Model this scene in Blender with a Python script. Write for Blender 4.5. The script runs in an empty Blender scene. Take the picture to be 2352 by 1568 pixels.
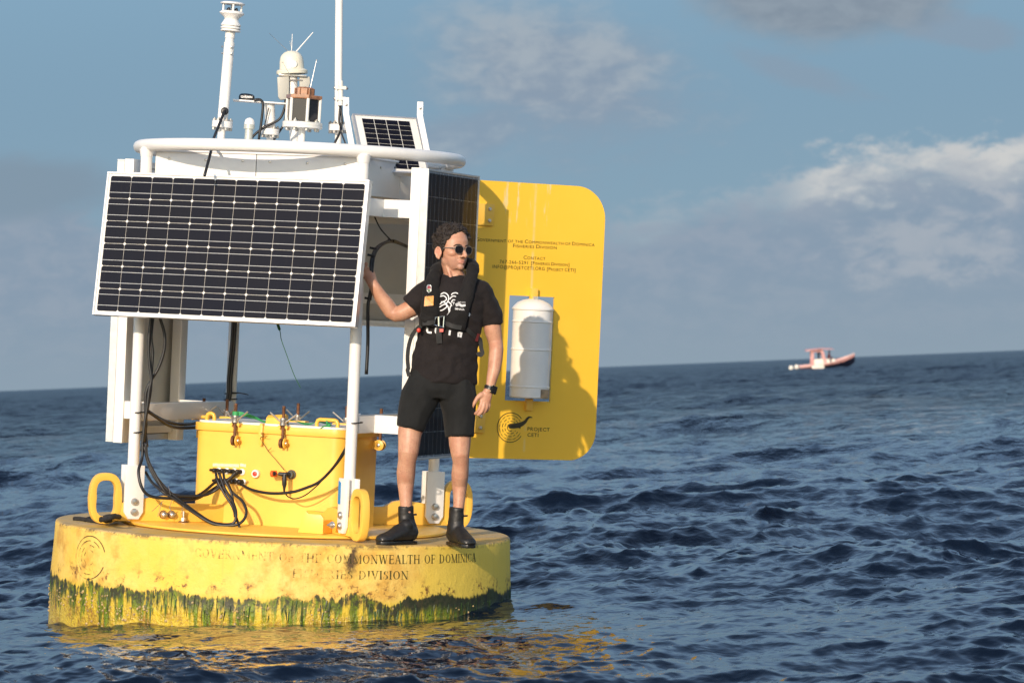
import bpy, bmesh, math, random
import numpy as np
from mathutils import Vector, Matrix, noise
SC = bpy.context.scene
COL = SC.collection
rad = math.radians
rng = random.Random(7)

# ------------------------------------------------------------------ camera
FPX = 8000.0          # focal length in pixels of a 2352 px wide picture
CAM_H = 1.31          # eye height above the mean water level
CAMM = Matrix.Translation((0, 0, CAM_H)) @ Matrix.Rotation(rad(90.473), 4, 'X') @ Matrix.Rotation(rad(-2.29), 4, 'Z')
cd = bpy.data.cameras.new('camera'); cam = bpy.data.objects.new('camera', cd); COL.objects.link(cam)
cam.matrix_world = CAMM
cd.sensor_width = 36.0; cd.sensor_fit = 'HORIZONTAL'; cd.lens = 36.0 * FPX / 2352.0
cd.clip_start = 0.5; cd.clip_end = 20000.0
cd.dof.use_dof = True; cd.dof.focus_distance = 18.6; cd.dof.aperture_fstop = 7.1
SC.camera = cam

# ------------------------------------------------------------------ buoy frame (origin: centre of the float's top)
def cam_point(px, py, depth):
    return CAMM @ Vector(((px - 1176.0) / FPX * depth, (784.0 - py) / FPX * depth, -depth))
BUOY = Matrix.Translation(cam_point(652, 1210, 19.5)) @ Matrix.Rotation(rad(3.75), 4, 'Z') @ Matrix.Rotation(rad(4.75), 4, 'Y') @ Matrix.Rotation(rad(1.35), 4, 'X')
BINV = BUOY.inverted()
_o = BINV @ CAMM.translation
def ray(px, py):
    return (BINV @ cam_point(px, py, 20.0)) - _o
def P(px, py, y):                     # point of the buoy frame seen at a picture position, at depth y
    d = ray(px, py); return _o + d * ((y - _o.y) / d.y)
def HIT(px, py, p0, n):
    d = ray(px, py); return _o + d * ((Vector(p0) - _o).dot(Vector(n)) / d.dot(Vector(n)))

# ------------------------------------------------------------------ light
SUNV = (BUOY.to_3x3() @ Vector((0.425, 1.0, -0.36))).normalized()     # the way the light travels
sun_el = math.asin(-SUNV.z); sun_az = math.atan2(-SUNV.x, -SUNV.y)
sd = bpy.data.lights.new('sun', 'SUN'); sd.energy = 2.9; sd.angle = rad(0.55); sd.color = (1.0, 0.83, 0.66)
sun = bpy.data.objects.new('sun', sd); COL.objects.link(sun)
sun.rotation_euler = SUNV.to_track_quat('-Z', 'Y').to_euler()
SC.view_settings.view_transform = 'Standard'; SC.view_settings.look = 'None'
SC.view_settings.exposure = 0.5; SC.view_settings.gamma = 1.0; SC.view_settings.use_curve_mapping = False

# ------------------------------------------------------------------ node expressions
class N:
    """a socket with arithmetic"""
    def __init__(s, t, k): s.t = t; s.k = k
    def _m(s, op, *a, clamp=False):
        n = s.t.nodes.new('ShaderNodeMath'); n.operation = op; n.use_clamp = clamp
        for i, v in enumerate((s,) + a):
            if isinstance(v, N): s.t.links.new(v.k, n.inputs[i])
            else: n.inputs[i].default_value = v
        return N(s.t, n.outputs[0])
    def __add__(s, o): return s._m('ADD', o)
    def __radd__(s, o): return s._m('ADD', o)
    def __sub__(s, o): return s._m('SUBTRACT', o)
    def __rsub__(s, o): return s._m('MULTIPLY', -1.0)._m('ADD', o)
    def __mul__(s, o): return s._m('MULTIPLY', o)
    def __rmul__(s, o): return s._m('MULTIPLY', o)
    def __truediv__(s, o): return s._m('DIVIDE', o)
    def pow(s, o): return s._m('POWER', o)
    def sqrt(s): return s._m('SQRT')
    def abs(s): return s._m('ABSOLUTE')
    def max(s, o): return s._m('MAXIMUM', o)
    def min(s, o): return s._m('MINIMUM', o)
    def atan2(s, o): return s._m('ARCTAN2', o)
    def asin(s): return s._m('ARCSINE')
    def frac(s): return s._m('FRACT')
    def clamp(s): return s._m('ADD', 0.0, clamp=True)
    def step(s, a, b):                # smooth 0..1 between a and b
        n = s.t.nodes.new('ShaderNodeMapRange'); n.interpolation_type = 'SMOOTHSTEP'
        s.t.links.new(s.k, n.inputs[0])
        for i, v in ((1, a), (2, b)):
            if isinstance(v, N): s.t.links.new(v.k, n.inputs[i])
            else: n.inputs[i].default_value = v
        n.inputs[3].default_value = 0.0; n.inputs[4].default_value = 1.0
        return N(s.t, n.outputs[0])
def put(t, v, sock):
    if isinstance(v, N): t.links.new(v.k, sock)
    else:
        if hasattr(sock.default_value, '__len__') and not hasattr(v, '__len__'): v = (v, v, v, 1)[:len(sock.default_value)]
        if hasattr(v, '__len__') and len(v) == 3 and len(sock.default_value) == 4: v = tuple(v) + (1.0,)
        sock.default_value = v
def xyz(t, v):
    n = t.nodes.new('ShaderNodeSeparateXYZ'); t.links.new(v.k, n.inputs[0]); return [N(t, o) for o in n.outputs]
def vec(t, x, y, z):
    n = t.nodes.new('ShaderNodeCombineXYZ')
    for i, v in enumerate((x, y, z)): put(t, v, n.inputs[i])
    return N(t, n.outputs[0])
def coord(t, kind='Object'):
    n = t.nodes.new('ShaderNodeTexCoord'); return N(t, n.outputs[kind])
def nz(t, v, scale=1.0, detail=3.0, rough=0.5, dist=0.0):
    n = t.nodes.new('ShaderNodeTexNoise'); t.links.new(v.k, n.inputs['Vector'])
    n.inputs['Scale'].default_value = scale; n.inputs['Detail'].default_value = detail
    n.inputs['Roughness'].default_value = rough; n.inputs['Distortion'].default_value = dist
    return N(t, n.outputs['Fac'])
def mixc(t, f, a, b):
    n = t.nodes.new('ShaderNodeMix'); n.data_type = 'RGBA'
    put(t, f, n.inputs[0]); put(t, a, n.inputs[6]); put(t, b, n.inputs[7]); return N(t, n.outputs[2])
def bump(t, h, strength=0.3, dist=0.01):
    n = t.nodes.new('ShaderNodeBump'); n.inputs['Strength'].default_value = strength; n.inputs['Distance'].default_value = dist
    t.links.new(h.k, n.inputs['Height']); return N(t, n.outputs[0])
def new_mat(name):
    m = bpy.data.materials.new(name); m.use_nodes = True; t = m.node_tree
    return m, t, t.nodes['Principled BSDF']
def setp(t, b, **k):
    names = dict(col='Base Color', rough='Roughness', metal='Metallic', normal='Normal', spec='Specular IOR Level', ior='IOR',
                 coat='Coat Weight', coatr='Coat Roughness', sss='Subsurface Weight', alpha='Alpha', sheen='Sheen Weight', trans='Transmission Weight', coatn='Coat Normal')
    for a, v in k.items(): put(t, v, b.inputs[names[a]])
def mat(name, col, rough=0.5, metal=0.0, var=0.12, vscale=6.0, bs=0.0, bscale=60.0, spec=0.5, coat=0.0, dirt=0.0, dirtcol=(0.16, 0.11, 0.06)):
    m, t, b = new_mat(name); c = coord(t)
    f = nz(t, c, vscale, 5.0, 0.6)
    k1 = tuple(min(1, x * (1 - var)) for x in col); k2 = tuple(min(1, x * (1 + var)) for x in col)
    cc = mixc(t, f.step(0.3, 0.7), k1, k2)
    if dirt > 0:
        d = nz(t, c, 9.0, 8.0, 0.7).step(0.56, 0.75) * dirt
        cc = mixc(t, d, cc, dirtcol)
    setp(t, b, col=cc, rough=(nz(t, c, vscale * 3, 4.0) * 0.25 + (rough - 0.12)).clamp() if rough < 0.95 else rough, metal=metal, spec=spec, coat=coat)
    if bs > 0: setp(t, b, normal=bump(t, nz(t, c, bscale, 4.0), bs, 0.01))
    return m

# ------------------------------------------------------------------ sky
W = bpy.data.worlds.new('World'); SC.world = W; W.use_nodes = True
t = W.node_tree; bg = t.nodes['Background']
sky = t.nodes.new('ShaderNodeTexSky'); sky.sky_type = 'NISHITA'; sky.sun_disc = False
sky.sun_elevation = sun_el; sky.sun_rotation = sun_az
sky.air_density = 1.0; sky.dust_density = 0.5; sky.ozone_density = 1.6
d = coord(t, 'Generated'); dx, dy, dz = xyz(t, d)
el = dz.asin() * 57.2958
az = dx.atan2(dy) * 57.2958
q = vec(t, az * 0.22, el * 0.5, dz * 0.0)
def blob(ca, ce, ra, re, q1, amp=1.0):
    a = (az - ca) / ra; e = (el - ce) / re
    return (((a * a + e * e) * -1.0) * 1.0).pow(1.0) if False else (1.0 - (a * a + e * e).sqrt()).max(-0.6) * amp
n1 = nz(t, q, 1.1, 7.0, 0.56, 0.4)
n2 = nz(t, vec(t, az * 0.12 + 7.0, el * 0.9, dz * 0.0), 1.3, 6.0, 0.55, 0.3)
n3 = nz(t, q, 3.2, 6.0, 0.6, 0.2)
# bank of cloud along the horizon with a lit, lumpy top towards the right
n4 = nz(t, vec(t, az * 0.9, el * 1.7, dz * 0.0), 1.6, 9.0, 0.62, 0.25)
lump = (n1 - 0.5) * 1.5 + (n4 - 0.5) * 1.5
top = 2.35 + (az - 0.5).step(0.0, 5.5) * 1.0 + lump + (az * -1.0 - 5.6).step(0.0, 2.2) * 1.9 - (az * -1.0).step(-0.5, 3.0) * 0.5
dp = top - el                                     # depth below the cloud top
bank = dp.step(-0.25, 0.75)
edge = dp.step(-0.2, 0.25) * (1.0 - dp.step(0.2, 0.85)) * ((az - 1.0).step(0.0, 1.6) * 0.2 + (az - 4.3).step(0.0, 1.2) * 0.8)
warp = (n1 - 0.5) * 1.7 + (n4 - 0.5) * 0.75
def tilted(ca, ce, ra, re, k):                    # blob whose long axis falls to the right by k
    a_ = (az - ca) / ra; e_ = (el - ce + (az - ca) * k) / re
    return (1.0 - (a_ * a_ + e_ * e_).sqrt()).max(-1.0)
c1 = (tilted(1.0, 4.75, 3.0, 1.7, 0.20) + warp).step(-0.1, 0.8)
c3 = (tilted(-0.6, 3.9, 2.4, 0.7, -0.35) + warp).step(-0.05, 0.7) * 0.75
c2 = (tilted(5.5, 6.25, 2.8, 1.25, -0.06) + warp * 0.5).step(-0.05, 0.45)
c4 = (tilted(4.6, 4.75, 1.6, 0.35, 0.35) + warp * 1.2).step(0.1, 0.8) * 0.45
c5 = (tilted(7.6, 5.2, 1.2, 0.4, 0.1) + warp * 1.1).step(0.1, 0.7) * 0.5
lft = (tilted(-8.3, 3.35, 3.0, 0.75, 0.06) + warp * 0.5).step(0.05, 0.6)
puff = ((tilted(6.9, 1.75, 2.1, 0.85, 0.0)) + (n4 - 0.5) * 2.4).step(0.15, 0.9) * 0.38
puff2 = ((tilted(7.8, 2.9, 1.2, 0.5, 0.3)) + (n4 - 0.5) * 2.6).step(0.15, 0.8) * 0.55
gen = (n2 - 0.5 + (el - 9.0).step(0.0, 30.0) * 0.04).step(0.03, 0.18) * (el - 6.5).step(0.0, 3.0) * (1.0 - (el - 25.0).step(0.0, 50.0))
sky_c = N(t, sky.outputs[0])
tint = mixc(t, (el / 7.0).clamp(), (1.246, 1.789, 2.168), (0.932, 1.627, 2.303))       # clear air seen low, opposite the sun
tint = mixc(t, (el - 6.0).step(0.0, 18.0), tint, (0.737, 1.249, 1.843))
away = dy.step(-0.15, 0.6)
low = mixc(t, (el * -1.0 + 26.0).step(0.0, 22.0) * away, sky_c, tint)
cgrey = mixc(t, n4.step(0.35, 0.68), (1.165, 1.545, 2.006), (1.409, 1.708, 2.114))
cbase = mixc(t, (el / 1.6).clamp(), (1.274, 1.653, 2.032), cgrey)
cl = mixc(t, bank * 0.93 * away, low, cbase)
cl = mixc(t, edge * n3.step(0.25, 0.6) * away, cl, (2.873, 2.900, 2.873))
cl = mixc(t, puff.max(puff2) * away, cl, (2.331, 2.439, 2.575))
cl = mixc(t, lft * 0.95, cl, (1.056, 1.465, 1.871))
cl = mixc(t, c1.max(c3) * 0.9, cl, mixc(t, (n4 * 0.6 + n1 * 0.4 + (el - 5.0) * 0.05).step(0.40, 0.62), (1.222, 1.545, 1.979), (1.770, 2.032, 2.303)))
cl = mixc(t, c4.max(c5), cl, (1.274, 1.517, 1.898))
cl = mixc(t, c2 * 0.92, cl, mixc(t, n4.step(0.3, 0.65), (1.056, 1.296, 1.599), (1.313, 1.578, 1.871)))
cl = mixc(t, gen * 0.7 * away, cl, (1.572, 1.789, 2.168))
fill_cloud = (n2 - 0.5 + (n1 - 0.5) * 0.5).step(-0.02, 0.14) * (el - 5.0).step(0.0, 8.0) * (1.0 - away)      # bright warm cloud added out of view on the sun's side, to fill the shadows
cl = mixc(t, fill_cloud * 0.4, cl, (7.2, 6.5, 5.7))
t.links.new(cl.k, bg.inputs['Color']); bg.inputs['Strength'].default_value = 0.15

# ------------------------------------------------------------------ geometry
class G:
    """collects vertices and faces for one mesh"""
    def __init__(s): s.v = []; s.f = []
    def add(s, v, f):
        o = len(s.v); s.v += [Vector(a) for a in v]; s.f += [tuple(i + o for i in q) for q in f]; return s
    def box(s, c, x, y, z):           # centre and three half-axis vectors
        c, x, y, z = map(Vector, (c, x, y, z))
        v = [c + x * a + y * b + z * d for a in (-1, 1) for b in (-1, 1) for d in (-1, 1)]
        return s.add(v, [(0, 1, 3, 2), (4, 6, 7, 5), (0, 4, 5, 1), (2, 3, 7, 6), (0, 2, 6, 4), (1, 5, 7, 3)])
    def abox(s, x0, x1, y0, y1, z0, z1):
        return s.box(((x0 + x1) / 2, (y0 + y1) / 2, (z0 + z1) / 2), ((x1 - x0) / 2, 0, 0), (0, (y1 - y0) / 2, 0), (0, 0, (z1 - z0) / 2))
    def tube(s, pts, r, n=10, closed=False, cap=True, ell=None):
        pts = [Vector(p) for p in pts]; m = len(pts)
        rr = r if hasattr(r, '__len__') else [r] * m
        tang = []
        for i in range(m):
            a = pts[(i - 1) % m] if (closed or i > 0) else pts[i]; b = pts[(i + 1) % m] if (closed or i < m - 1) else pts[i]
            tang.append((b - a).normalized())
        u = tang[0].orthogonal().normalized() if ell is None else (Vector(ell) - tang[0] * Vector(ell).dot(tang[0])).normalized()
        v = []; f = []
        for i in range(m):
            u = (u - tang[i] * u.dot(tang[i])).normalized(); w = tang[i].cross(u)
            r2 = rr[i]; ra, rb = (r2 if hasattr(r2, '__len__') else (r2, r2))
            for k in range(n):
                a = 2 * math.pi * k / n; v.append(pts[i] + u * (math.cos(a) * ra) + w * (math.sin(a) * rb))
        for i in range(m if closed else m - 1):
            for k in range(n):
                a = i * n + k; b = i * n + (k + 1) % n; c = ((i + 1) % m) * n + (k + 1) % n; d = ((i + 1) % m) * n + k
                f.append((a, b, c, d))
        if cap and not closed:
            f.append(tuple(reversed(range(n)))); f.append(tuple((m - 1) * n + k for k in range(n)))
        return s.add(v, f)
    def cyl(s, a, b, r, n=16, r2=None): return s.tube([a, b], [r, r if r2 is None else r2], n)
    def lathe(s, prof, o=(0, 0, 0), axis=(0, 0, 1), n=32):       # prof: (radius, height) list
        o = Vector(o); ax = Vector(axis).normalized(); u = ax.orthogonal().normalized(); w = ax.cross(u); v = []; f = []
        for (r, h) in prof:
            for k in range(n):
                a = 2 * math.pi * k / n; v.append(o + ax * h + (u * math.cos(a) + w * math.sin(a)) * max(r, 1e-4))
        for i in range(len(prof) - 1):
            for k in range(n): f.append((i * n + k, i * n + (k + 1) % n, (i + 1) * n + (k + 1) % n, (i + 1) * n + k))
        f.append(tuple(reversed(range(n)))); f.append(tuple((len(prof) - 1) * n + k for k in range(n)))
        return s.add(v, f)
    def prism(s, poly, o, x, y, th):   # 2D polygon in plane (o, x, y) pushed back and forth th along x cross y
        o, x, y = map(Vector, (o, x, y)); z = x.cross(y).normalized(); n = len(poly)
        a = [o + x * p[0] + y * p[1] - z * th for p in poly]; b = [o + x * p[0] + y * p[1] + z * th for p in poly]
        return s.add(a + b, [tuple(reversed(range(n))), tuple(range(n, 2 * n))] + [(i, (i + 1) % n, n + (i + 1) % n, n + i) for i in range(n)])
    def ball(s, c, rx, ry=None, rz=None, n=12, M=None):
        ry = rx if ry is None else ry; rz = rx if rz is None else rz; c = Vector(c); v = []; f = []
        for i in range(1, n):
            ph = math.pi * i / n
            for k in range(2 * n):
                th = math.pi * k / n; p = Vector((rx * math.sin(ph) * math.cos(th), ry * math.sin(ph) * math.sin(th), rz * math.cos(ph)))
                v.append(c + (M @ p if M else p))
        tp = Vector((0, 0, rz)); v.append(c + (M @ tp if M else tp)); v.append(c - (M @ tp if M else tp)); m = 2 * n; T = len(v) - 2
        for i in range(n - 2):
            for k in range(m): f.append((i * m + k, (i + 1) * m + k, (i + 1) * m + (k + 1) % m, i * m + (k + 1) % m))
        for k in range(m): f.append((T, k, (k + 1) % m)); f.append((T + 1, (n - 2) * m + (k + 1) % m, (n - 2) * m + k))
        return s.add(v, f)
    def build(s, name, material, parent=None, smooth=None, bevel=0.0, seg=2, M=None):
        me = bpy.data.meshes.new(name); me.from_pydata([tuple(a) for a in s.v], [], s.f); me.update()
        bm = bmesh.new(); bm.from_mesh(me); bmesh.ops.recalc_face_normals(bm, faces=bm.faces)
        if bevel > 0:
            es = [e for e in bm.edges if len(e.link_faces) == 2 and e.calc_face_angle(0) > 0.6]
            try: bmesh.ops.bevel(bm, geom=es, offset=bevel, segments=seg, affect='EDGES', profile=0.6)
            except Exception: pass
        bm.to_mesh(me); bm.free()
        if smooth is None: smooth = 38
        if smooth: smooth_mesh(me, smooth)
        me.materials.append(material)
        return link(name, me, parent, M)
def smooth_mesh(me, ang):
    me.polygons.foreach_set('use_smooth', [True] * len(me.polygons))
    if ang < 179:
        bm = bmesh.new(); bm.from_mesh(me); lim = rad(ang)
        for e in bm.edges: e.smooth = not (len(e.link_faces) == 2 and e.calc_face_angle(0) > lim)
        bm.to_mesh(me); bm.free()
def link(name, me, parent=None, M=None):
    o = bpy.data.objects.new(name, me); COL.objects.link(o)
    if parent is not None: o.parent = parent
    if M is not None: o.matrix_basis = M
    return o
def thing(name, label, cat, M=None, group=None):
    o = bpy.data.objects.new(name, None); COL.objects.link(o); o.empty_display_size = 0.1
    if M is not None: o.matrix_world = M
    o['label'] = label; o['category'] = cat
    if group: o['group'] = group
    return o
def part(name, parent):                # an empty part that only groups its sub-parts
    return link(name, None, parent)
def remesh(g, name, material, parent, vox, smooth_it=4, fac=0.5, M=None, post=None):
    me = bpy.data.meshes.new(name + '_raw'); me.from_pydata([tuple(a) for a in g.v], [], g.f); me.update()
    bm = bmesh.new(); bm.from_mesh(me); bmesh.ops.recalc_face_normals(bm, faces=bm.faces); bm.to_mesh(me); bm.free()
    o = bpy.data.objects.new('tmp', me); COL.objects.link(o)
    md = o.modifiers.new('r', 'REMESH'); md.mode = 'VOXEL'; md.voxel_size = vox; md.use_smooth_shade = True
    sm = o.modifiers.new('s', 'SMOOTH'); sm.factor = fac; sm.iterations = smooth_it
    dg = bpy.context.evaluated_depsgraph_get(); dg.update()
    out = bpy.data.meshes.new_from_object(o.evaluated_get(dg)); out.name = name
    bpy.data.objects.remove(o); bpy.data.meshes.remove(me)
    if post:
        co = np.empty(len(out.vertices) * 3); out.vertices.foreach_get('co', co); co = co.reshape(-1, 3)
        no = np.empty(len(out.vertices) * 3); out.vertices.foreach_get('normal', no); no = no.reshape(-1, 3)
        co = post(co, no); out.vertices.foreach_set('co', co.ravel()); out.update()
    out.polygons.foreach_set('use_smooth', [True] * len(out.polygons))
    out.materials.clear(); out.materials.append(material)
    return link(name, out, parent, M)
def spline(pts, n=8):                  # smooth path through points
    p = [Vector(a) for a in pts]; out = []
    for i in range(len(p) - 1):
        a = p[i - 1] if i > 0 else p[i] * 2 - p[i + 1]; b, c = p[i], p[i + 1]; d = p[i + 2] if i + 2 < len(p) else c * 2 - b
        for k in range(n):
            u = k / n; out.append(0.5 * ((2 * b) + (c - a) * u + (2 * a - 5 * b + 4 * c - d) * u * u + (3 * b - a - 3 * c + d) * u ** 3))
    out.append(p[-1]); return out
def text_mesh(s, size=1.0, bold=0.0, align='LEFT', xs=1.0, spacing=1.0):   # flat letters as a list (verts, faces); smallcaps through ~
    cu = bpy.data.curves.new('txt', 'FONT'); cu.body = s; cu.size = size; cu.offset = bold; cu.align_x = align; cu.space_character = spacing
    cu.resolution_u = 3
    o = bpy.data.objects.new('txt', cu); COL.objects.link(o)
    dg = bpy.context.evaluated_depsgraph_get(); dg.update()
    me = bpy.data.meshes.new_from_object(o.evaluated_get(dg))
    v = [(a.co.x * xs, a.co.y) for a in me.vertices]; f = [tuple(p.vertices) for p in me.polygons]
    bpy.data.objects.remove(o); bpy.data.curves.remove(cu); bpy.data.meshes.remove(me)
    return v, f
# ------------------------------------------------------------------ sea
def wave_tile(n, L, lmin, lmax, wdir, spread, slope, seed, choppy=1.0, pw=4.0):
    r = np.random.RandomState(seed); k1 = np.fft.fftfreq(n, L / n) * 2 * np.pi
    kx, ky = np.meshgrid(k1, k1, indexing='ij'); k = np.hypot(kx, ky); k[0, 0] = 1.0; lam = 2 * np.pi / k
    c = (kx * math.cos(wdir) + ky * math.sin(wdir)) / k
    D = np.where(c > 0, c, 0.25 * np.abs(c)) ** spread + 0.05
    A = k ** (-pw / 2) * np.sqrt(D) * np.exp(-(lmin / lam) ** 4) * np.exp(-(lam / lmax) ** 4); A[0, 0] = 0
    H = A * (r.randn(n, n) + 1j * r.randn(n, n))
    h = np.fft.ifft2(H).real
    sx = np.fft.ifft2(1j * kx * H).real; sy = np.fft.ifft2(1j * ky * H).real
    s = slope / math.sqrt((sx ** 2 + sy ** 2).mean())
    ex = np.fft.ifft2(1j * kx / k * H); ey = np.fft.ifft2(1j * ky / k * H)       # drawn in at the crests: sharp crests, flat troughs
    return n, L, h * s, ex.real * s * choppy, ey.real * s * choppy
def sample(T, x, y, rot=0.0):
    n, L, h, ex, ey = T; c, s_ = math.cos(rot), math.sin(rot)
    u = ((x * c + y * s_) / L * n) % n; v = ((-x * s_ + y * c) / L * n) % n
    i = np.floor(u).astype(int) % n; j = np.floor(v).astype(int) % n; a = u - np.floor(u); b = v - np.floor(v); i2 = (i + 1) % n; j2 = (j + 1) % n
    def bl(F): return F[i, j] * (1 - a) * (1 - b) + F[i2, j] * a * (1 - b) + F[i, j2] * (1 - a) * b + F[i2, j2] * a * b
    X = bl(ex); Y = bl(ey)
    return bl(h), X * c - Y * s_, X * s_ + Y * c
WD = rad(250)
TA = wave_tile(1024, 83.0, 0.9, 20.0, WD, 2.2, 0.105, 11, 1.2, 3.8)
TB = wave_tile(512, 13.7, 0.13, 2.0, WD + 0.3, 2.2, 0.23, 5, 1.0, 3.3)
TC = wave_tile(512, 3.7, 0.05, 0.26, WD - 0.4, 1.0, 0.20, 3, 0.7, 3.6)
def sea_sheet(r, az, m, name):
    R, A = np.meshgrid(r, az, indexing='ij'); X = R * np.sin(A); Y = R * np.cos(A)
    dr = np.gradient(r)[:, None] * np.ones_like(A)
    dl = np.maximum(dr, R * np.gradient(az)[None, :])
    Z = np.zeros_like(X); DX = np.zeros_like(X); DY = np.zeros_like(X)
    gh = sample(TA, X * 0.45 + 11.0, Y * 0.22 + 5.0, 0.6)[0]; gust = np.clip(1.0 + 0.22 * gh / TA[2].std(), 0.75, 1.4)   # gusts: rougher and smoother patches
    for T, lim, rot in ((TA, 3.0, 0.0), (TB, 1.0, 0.21), (TC, 0.10, -0.5)):
        h, ex, ey = sample(T, X, Y, rot); w = 1.0 / (1.0 + (dl / lim) ** 3)
        if T is not TA: w = w * gust
        Z += h * w; DX += ex * w; DY += ey * w
    bx_, by_ = BUOY.translation.x, BUOY.translation.y          # the float calms the water it shelters
    lee = 1.0 - 0.74 * np.exp(-(((X - bx_ - 0.5) / 3.1) ** 2 + ((Y - by_ + 2.6) / 3.6) ** 2))
    Z *= lee; DX *= lee; DY *= lee
    V = np.stack([X + DX, Y + DY, Z], -1).reshape(-1, 3)
    nr, na = X.shape; idx = np.arange(nr * na).reshape(nr, na)
    a = idx[:-1, :-1].ravel(); b = idx[1:, :-1].ravel(); c = idx[1:, 1:].ravel(); d_ = idx[:-1, 1:].ravel()
    F = np.stack([a, d_, c, b], -1)
    seam = np.stack([idx[:-1, -1], idx[:-1, 0], idx[1:, 0], idx[1:, -1]], -1); F = np.concatenate([F, seam])
    me = bpy.data.meshes.new(name); me.vertices.add(len(V)); me.vertices.foreach_set('co', V.ravel())
    me.loops.add(F.size); me.loops.foreach_set('vertex_index', F.ravel().astype(np.int32))
    me.polygons.add(len(F)); me.polygons.foreach_set('loop_start', np.arange(0, F.size, 4, dtype=np.int32))
    me.polygons.foreach_set('loop_total', np.full(len(F), 4, dtype=np.int32)); me.update(calc_edges=True)
    me.polygons.foreach_set('use_smooth', [True] * len(me.polygons))
    me.materials.append(m)
    o = link(name, me, None, Matrix.Translation((0, 0, 0.08))); o['kind'] = 'structure'; return o
def sea_material():
    m, t, b = new_mat('sea_water'); c = coord(t)
    X_, Y_, Z_ = xyz(t, c); far = (X_ * X_ + Y_ * Y_).sqrt().step(22.0, 110.0)
    nn = t.nodes.new('ShaderNodeTexNoise'); nn.inputs['Scale'].default_value = 1.1; nn.inputs['Detail'].default_value = 5.0; nn.inputs['Roughness'].default_value = 0.6
    t.links.new(c.k, nn.inputs['Vector']); cr, cg, cb_ = xyz(t, N(t, nn.outputs['Color']))
    geo = t.nodes.new('ShaderNodeNewGeometry'); gx, gy, gz = xyz(t, N(t, geo.outputs['Normal']))
    fk = (X_ * X_ + Y_ * Y_).sqrt().step(18.0, 110.0) * 1.6          # wavelets too small for the mesh out there tilt the surface this much
    vn_ = vec(t, gx + (cr - 0.5) * fk, gy + (cg - 0.5) * fk, gz)
    nm_ = t.nodes.new('ShaderNodeVectorMath'); nm_.operation = 'NORMALIZE'; t.links.new(vn_.k, nm_.inputs[0])
    h = nz(t, c, 8.0, 2.5, 0.55, 0.3) * 0.012 + nz(t, c, 1.6, 4.0, 0.62) * (far * 0.55 + 0.012)
    setp(t, b, col=(0.0026, 0.0065, 0.016), rough=(X_ * X_ + Y_ * Y_).sqrt().step(25.0, 170.0) * 0.28 + 0.02, ior=1.33, spec=0.33, normal=(bn := bump(t, h, 1.0, 1.0)))
    t.links.new(nm_.outputs[0], bn.k.node.inputs['Normal'])
    return m
def sea():
    m = sea_material(); s = 1.2                    # rows tighten towards the horizon as they do for any eye near the water
    r = CAM_H * FPX / np.arange(860, 110, -s)
    near = np.concatenate([[1.0, 3, 5, 7, 9, 11], r[r > 11.8]])
    side = np.concatenate([np.linspace(11.8, 30, 40), np.linspace(32, 179, 50)])
    def ang(n): return np.radians(np.concatenate([-side[::-1], np.linspace(-11.5, 11.5, n), side, [180.0]]))
    far = [near[-1]]; 
    while far[-1] < 9500: far.append(far[-1] + min(400.0, max(0.6, 0.6 * (far[-1] / 230.0) ** 1.6)))
    far = np.array(far)
    print('sea rows', len(near), len(far))
    sea_sheet(near, ang(900), m, 'sea'); sea_sheet(far, ang(420), m, 'sea')
sea()
# ------------------------------------------------------------------ materials of the buoy
YEL = (0.80, 0.46, 0.018)
M_yel = mat('yellow_paint', (0.87, 0.51, 0.075), 0.38, var=0.06, vscale=3.0, bs=0.05, bscale=90.0)
M_white = mat('white_paint', (0.80, 0.785, 0.75), 0.40, var=0.04, vscale=4.0, bs=0.06, bscale=70.0, dirt=0.10, dirtcol=(0.45, 0.36, 0.25))
M_white2 = mat('white_plastic', (0.72, 0.71, 0.66), 0.42, var=0.04)
M_grey = mat('grey_housing', (0.42, 0.41, 0.36), 0.5, var=0.06)
M_black = mat('black_rubber', (0.012, 0.012, 0.013), 0.42, var=0.2)
M_steel = mat('steel', (0.55, 0.53, 0.50), 0.34, 0.9, var=0.15, vscale=30, dirt=0.25, dirtcol=(0.30, 0.18, 0.08))
M_rust = mat('rusty_steel', (0.17, 0.075, 0.035), 0.62, 0.3, var=0.4, vscale=60, bs=0.3, bscale=300)
M_alu = mat('aluminium', (0.62, 0.62, 0.61), 0.36, 0.75, var=0.06, vscale=20)
M_sheet = mat('white_backsheet', (0.74, 0.72, 0.67), 0.22, var=0.03, coat=0.6)
M_back = mat('panel_back', (0.60, 0.59, 0.55), 0.5, var=0.05, vscale=4)
M_wire = mat('busbar', (0.60, 0.60, 0.58), 0.3, 0.2, var=0.05)
M_copper = mat('amber_lens', (0.30, 0.13, 0.06), 0.25, var=0.3, vscale=40, coat=0.5)
M_blue = mat('blue_tape', (0.02, 0.22, 0.50), 0.5, var=0.1)
M_red = mat('red_plastic', (0.55, 0.04, 0.02), 0.4, var=0.15)
M_orange = mat('orange_plastic', (0.75, 0.12, 0.02), 0.4, var=0.15)
M_green = mat('green_ribbon', (0.035, 0.30, 0.10), 0.55, var=0.2, vscale=30)
M_ink = mat('black_lettering', (0.035, 0.026, 0.006), 0.55, var=0.2, vscale=30)
M_label = mat('paper_label', (0.72, 0.66, 0.42), 0.6, var=0.2, vscale=80)
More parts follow.
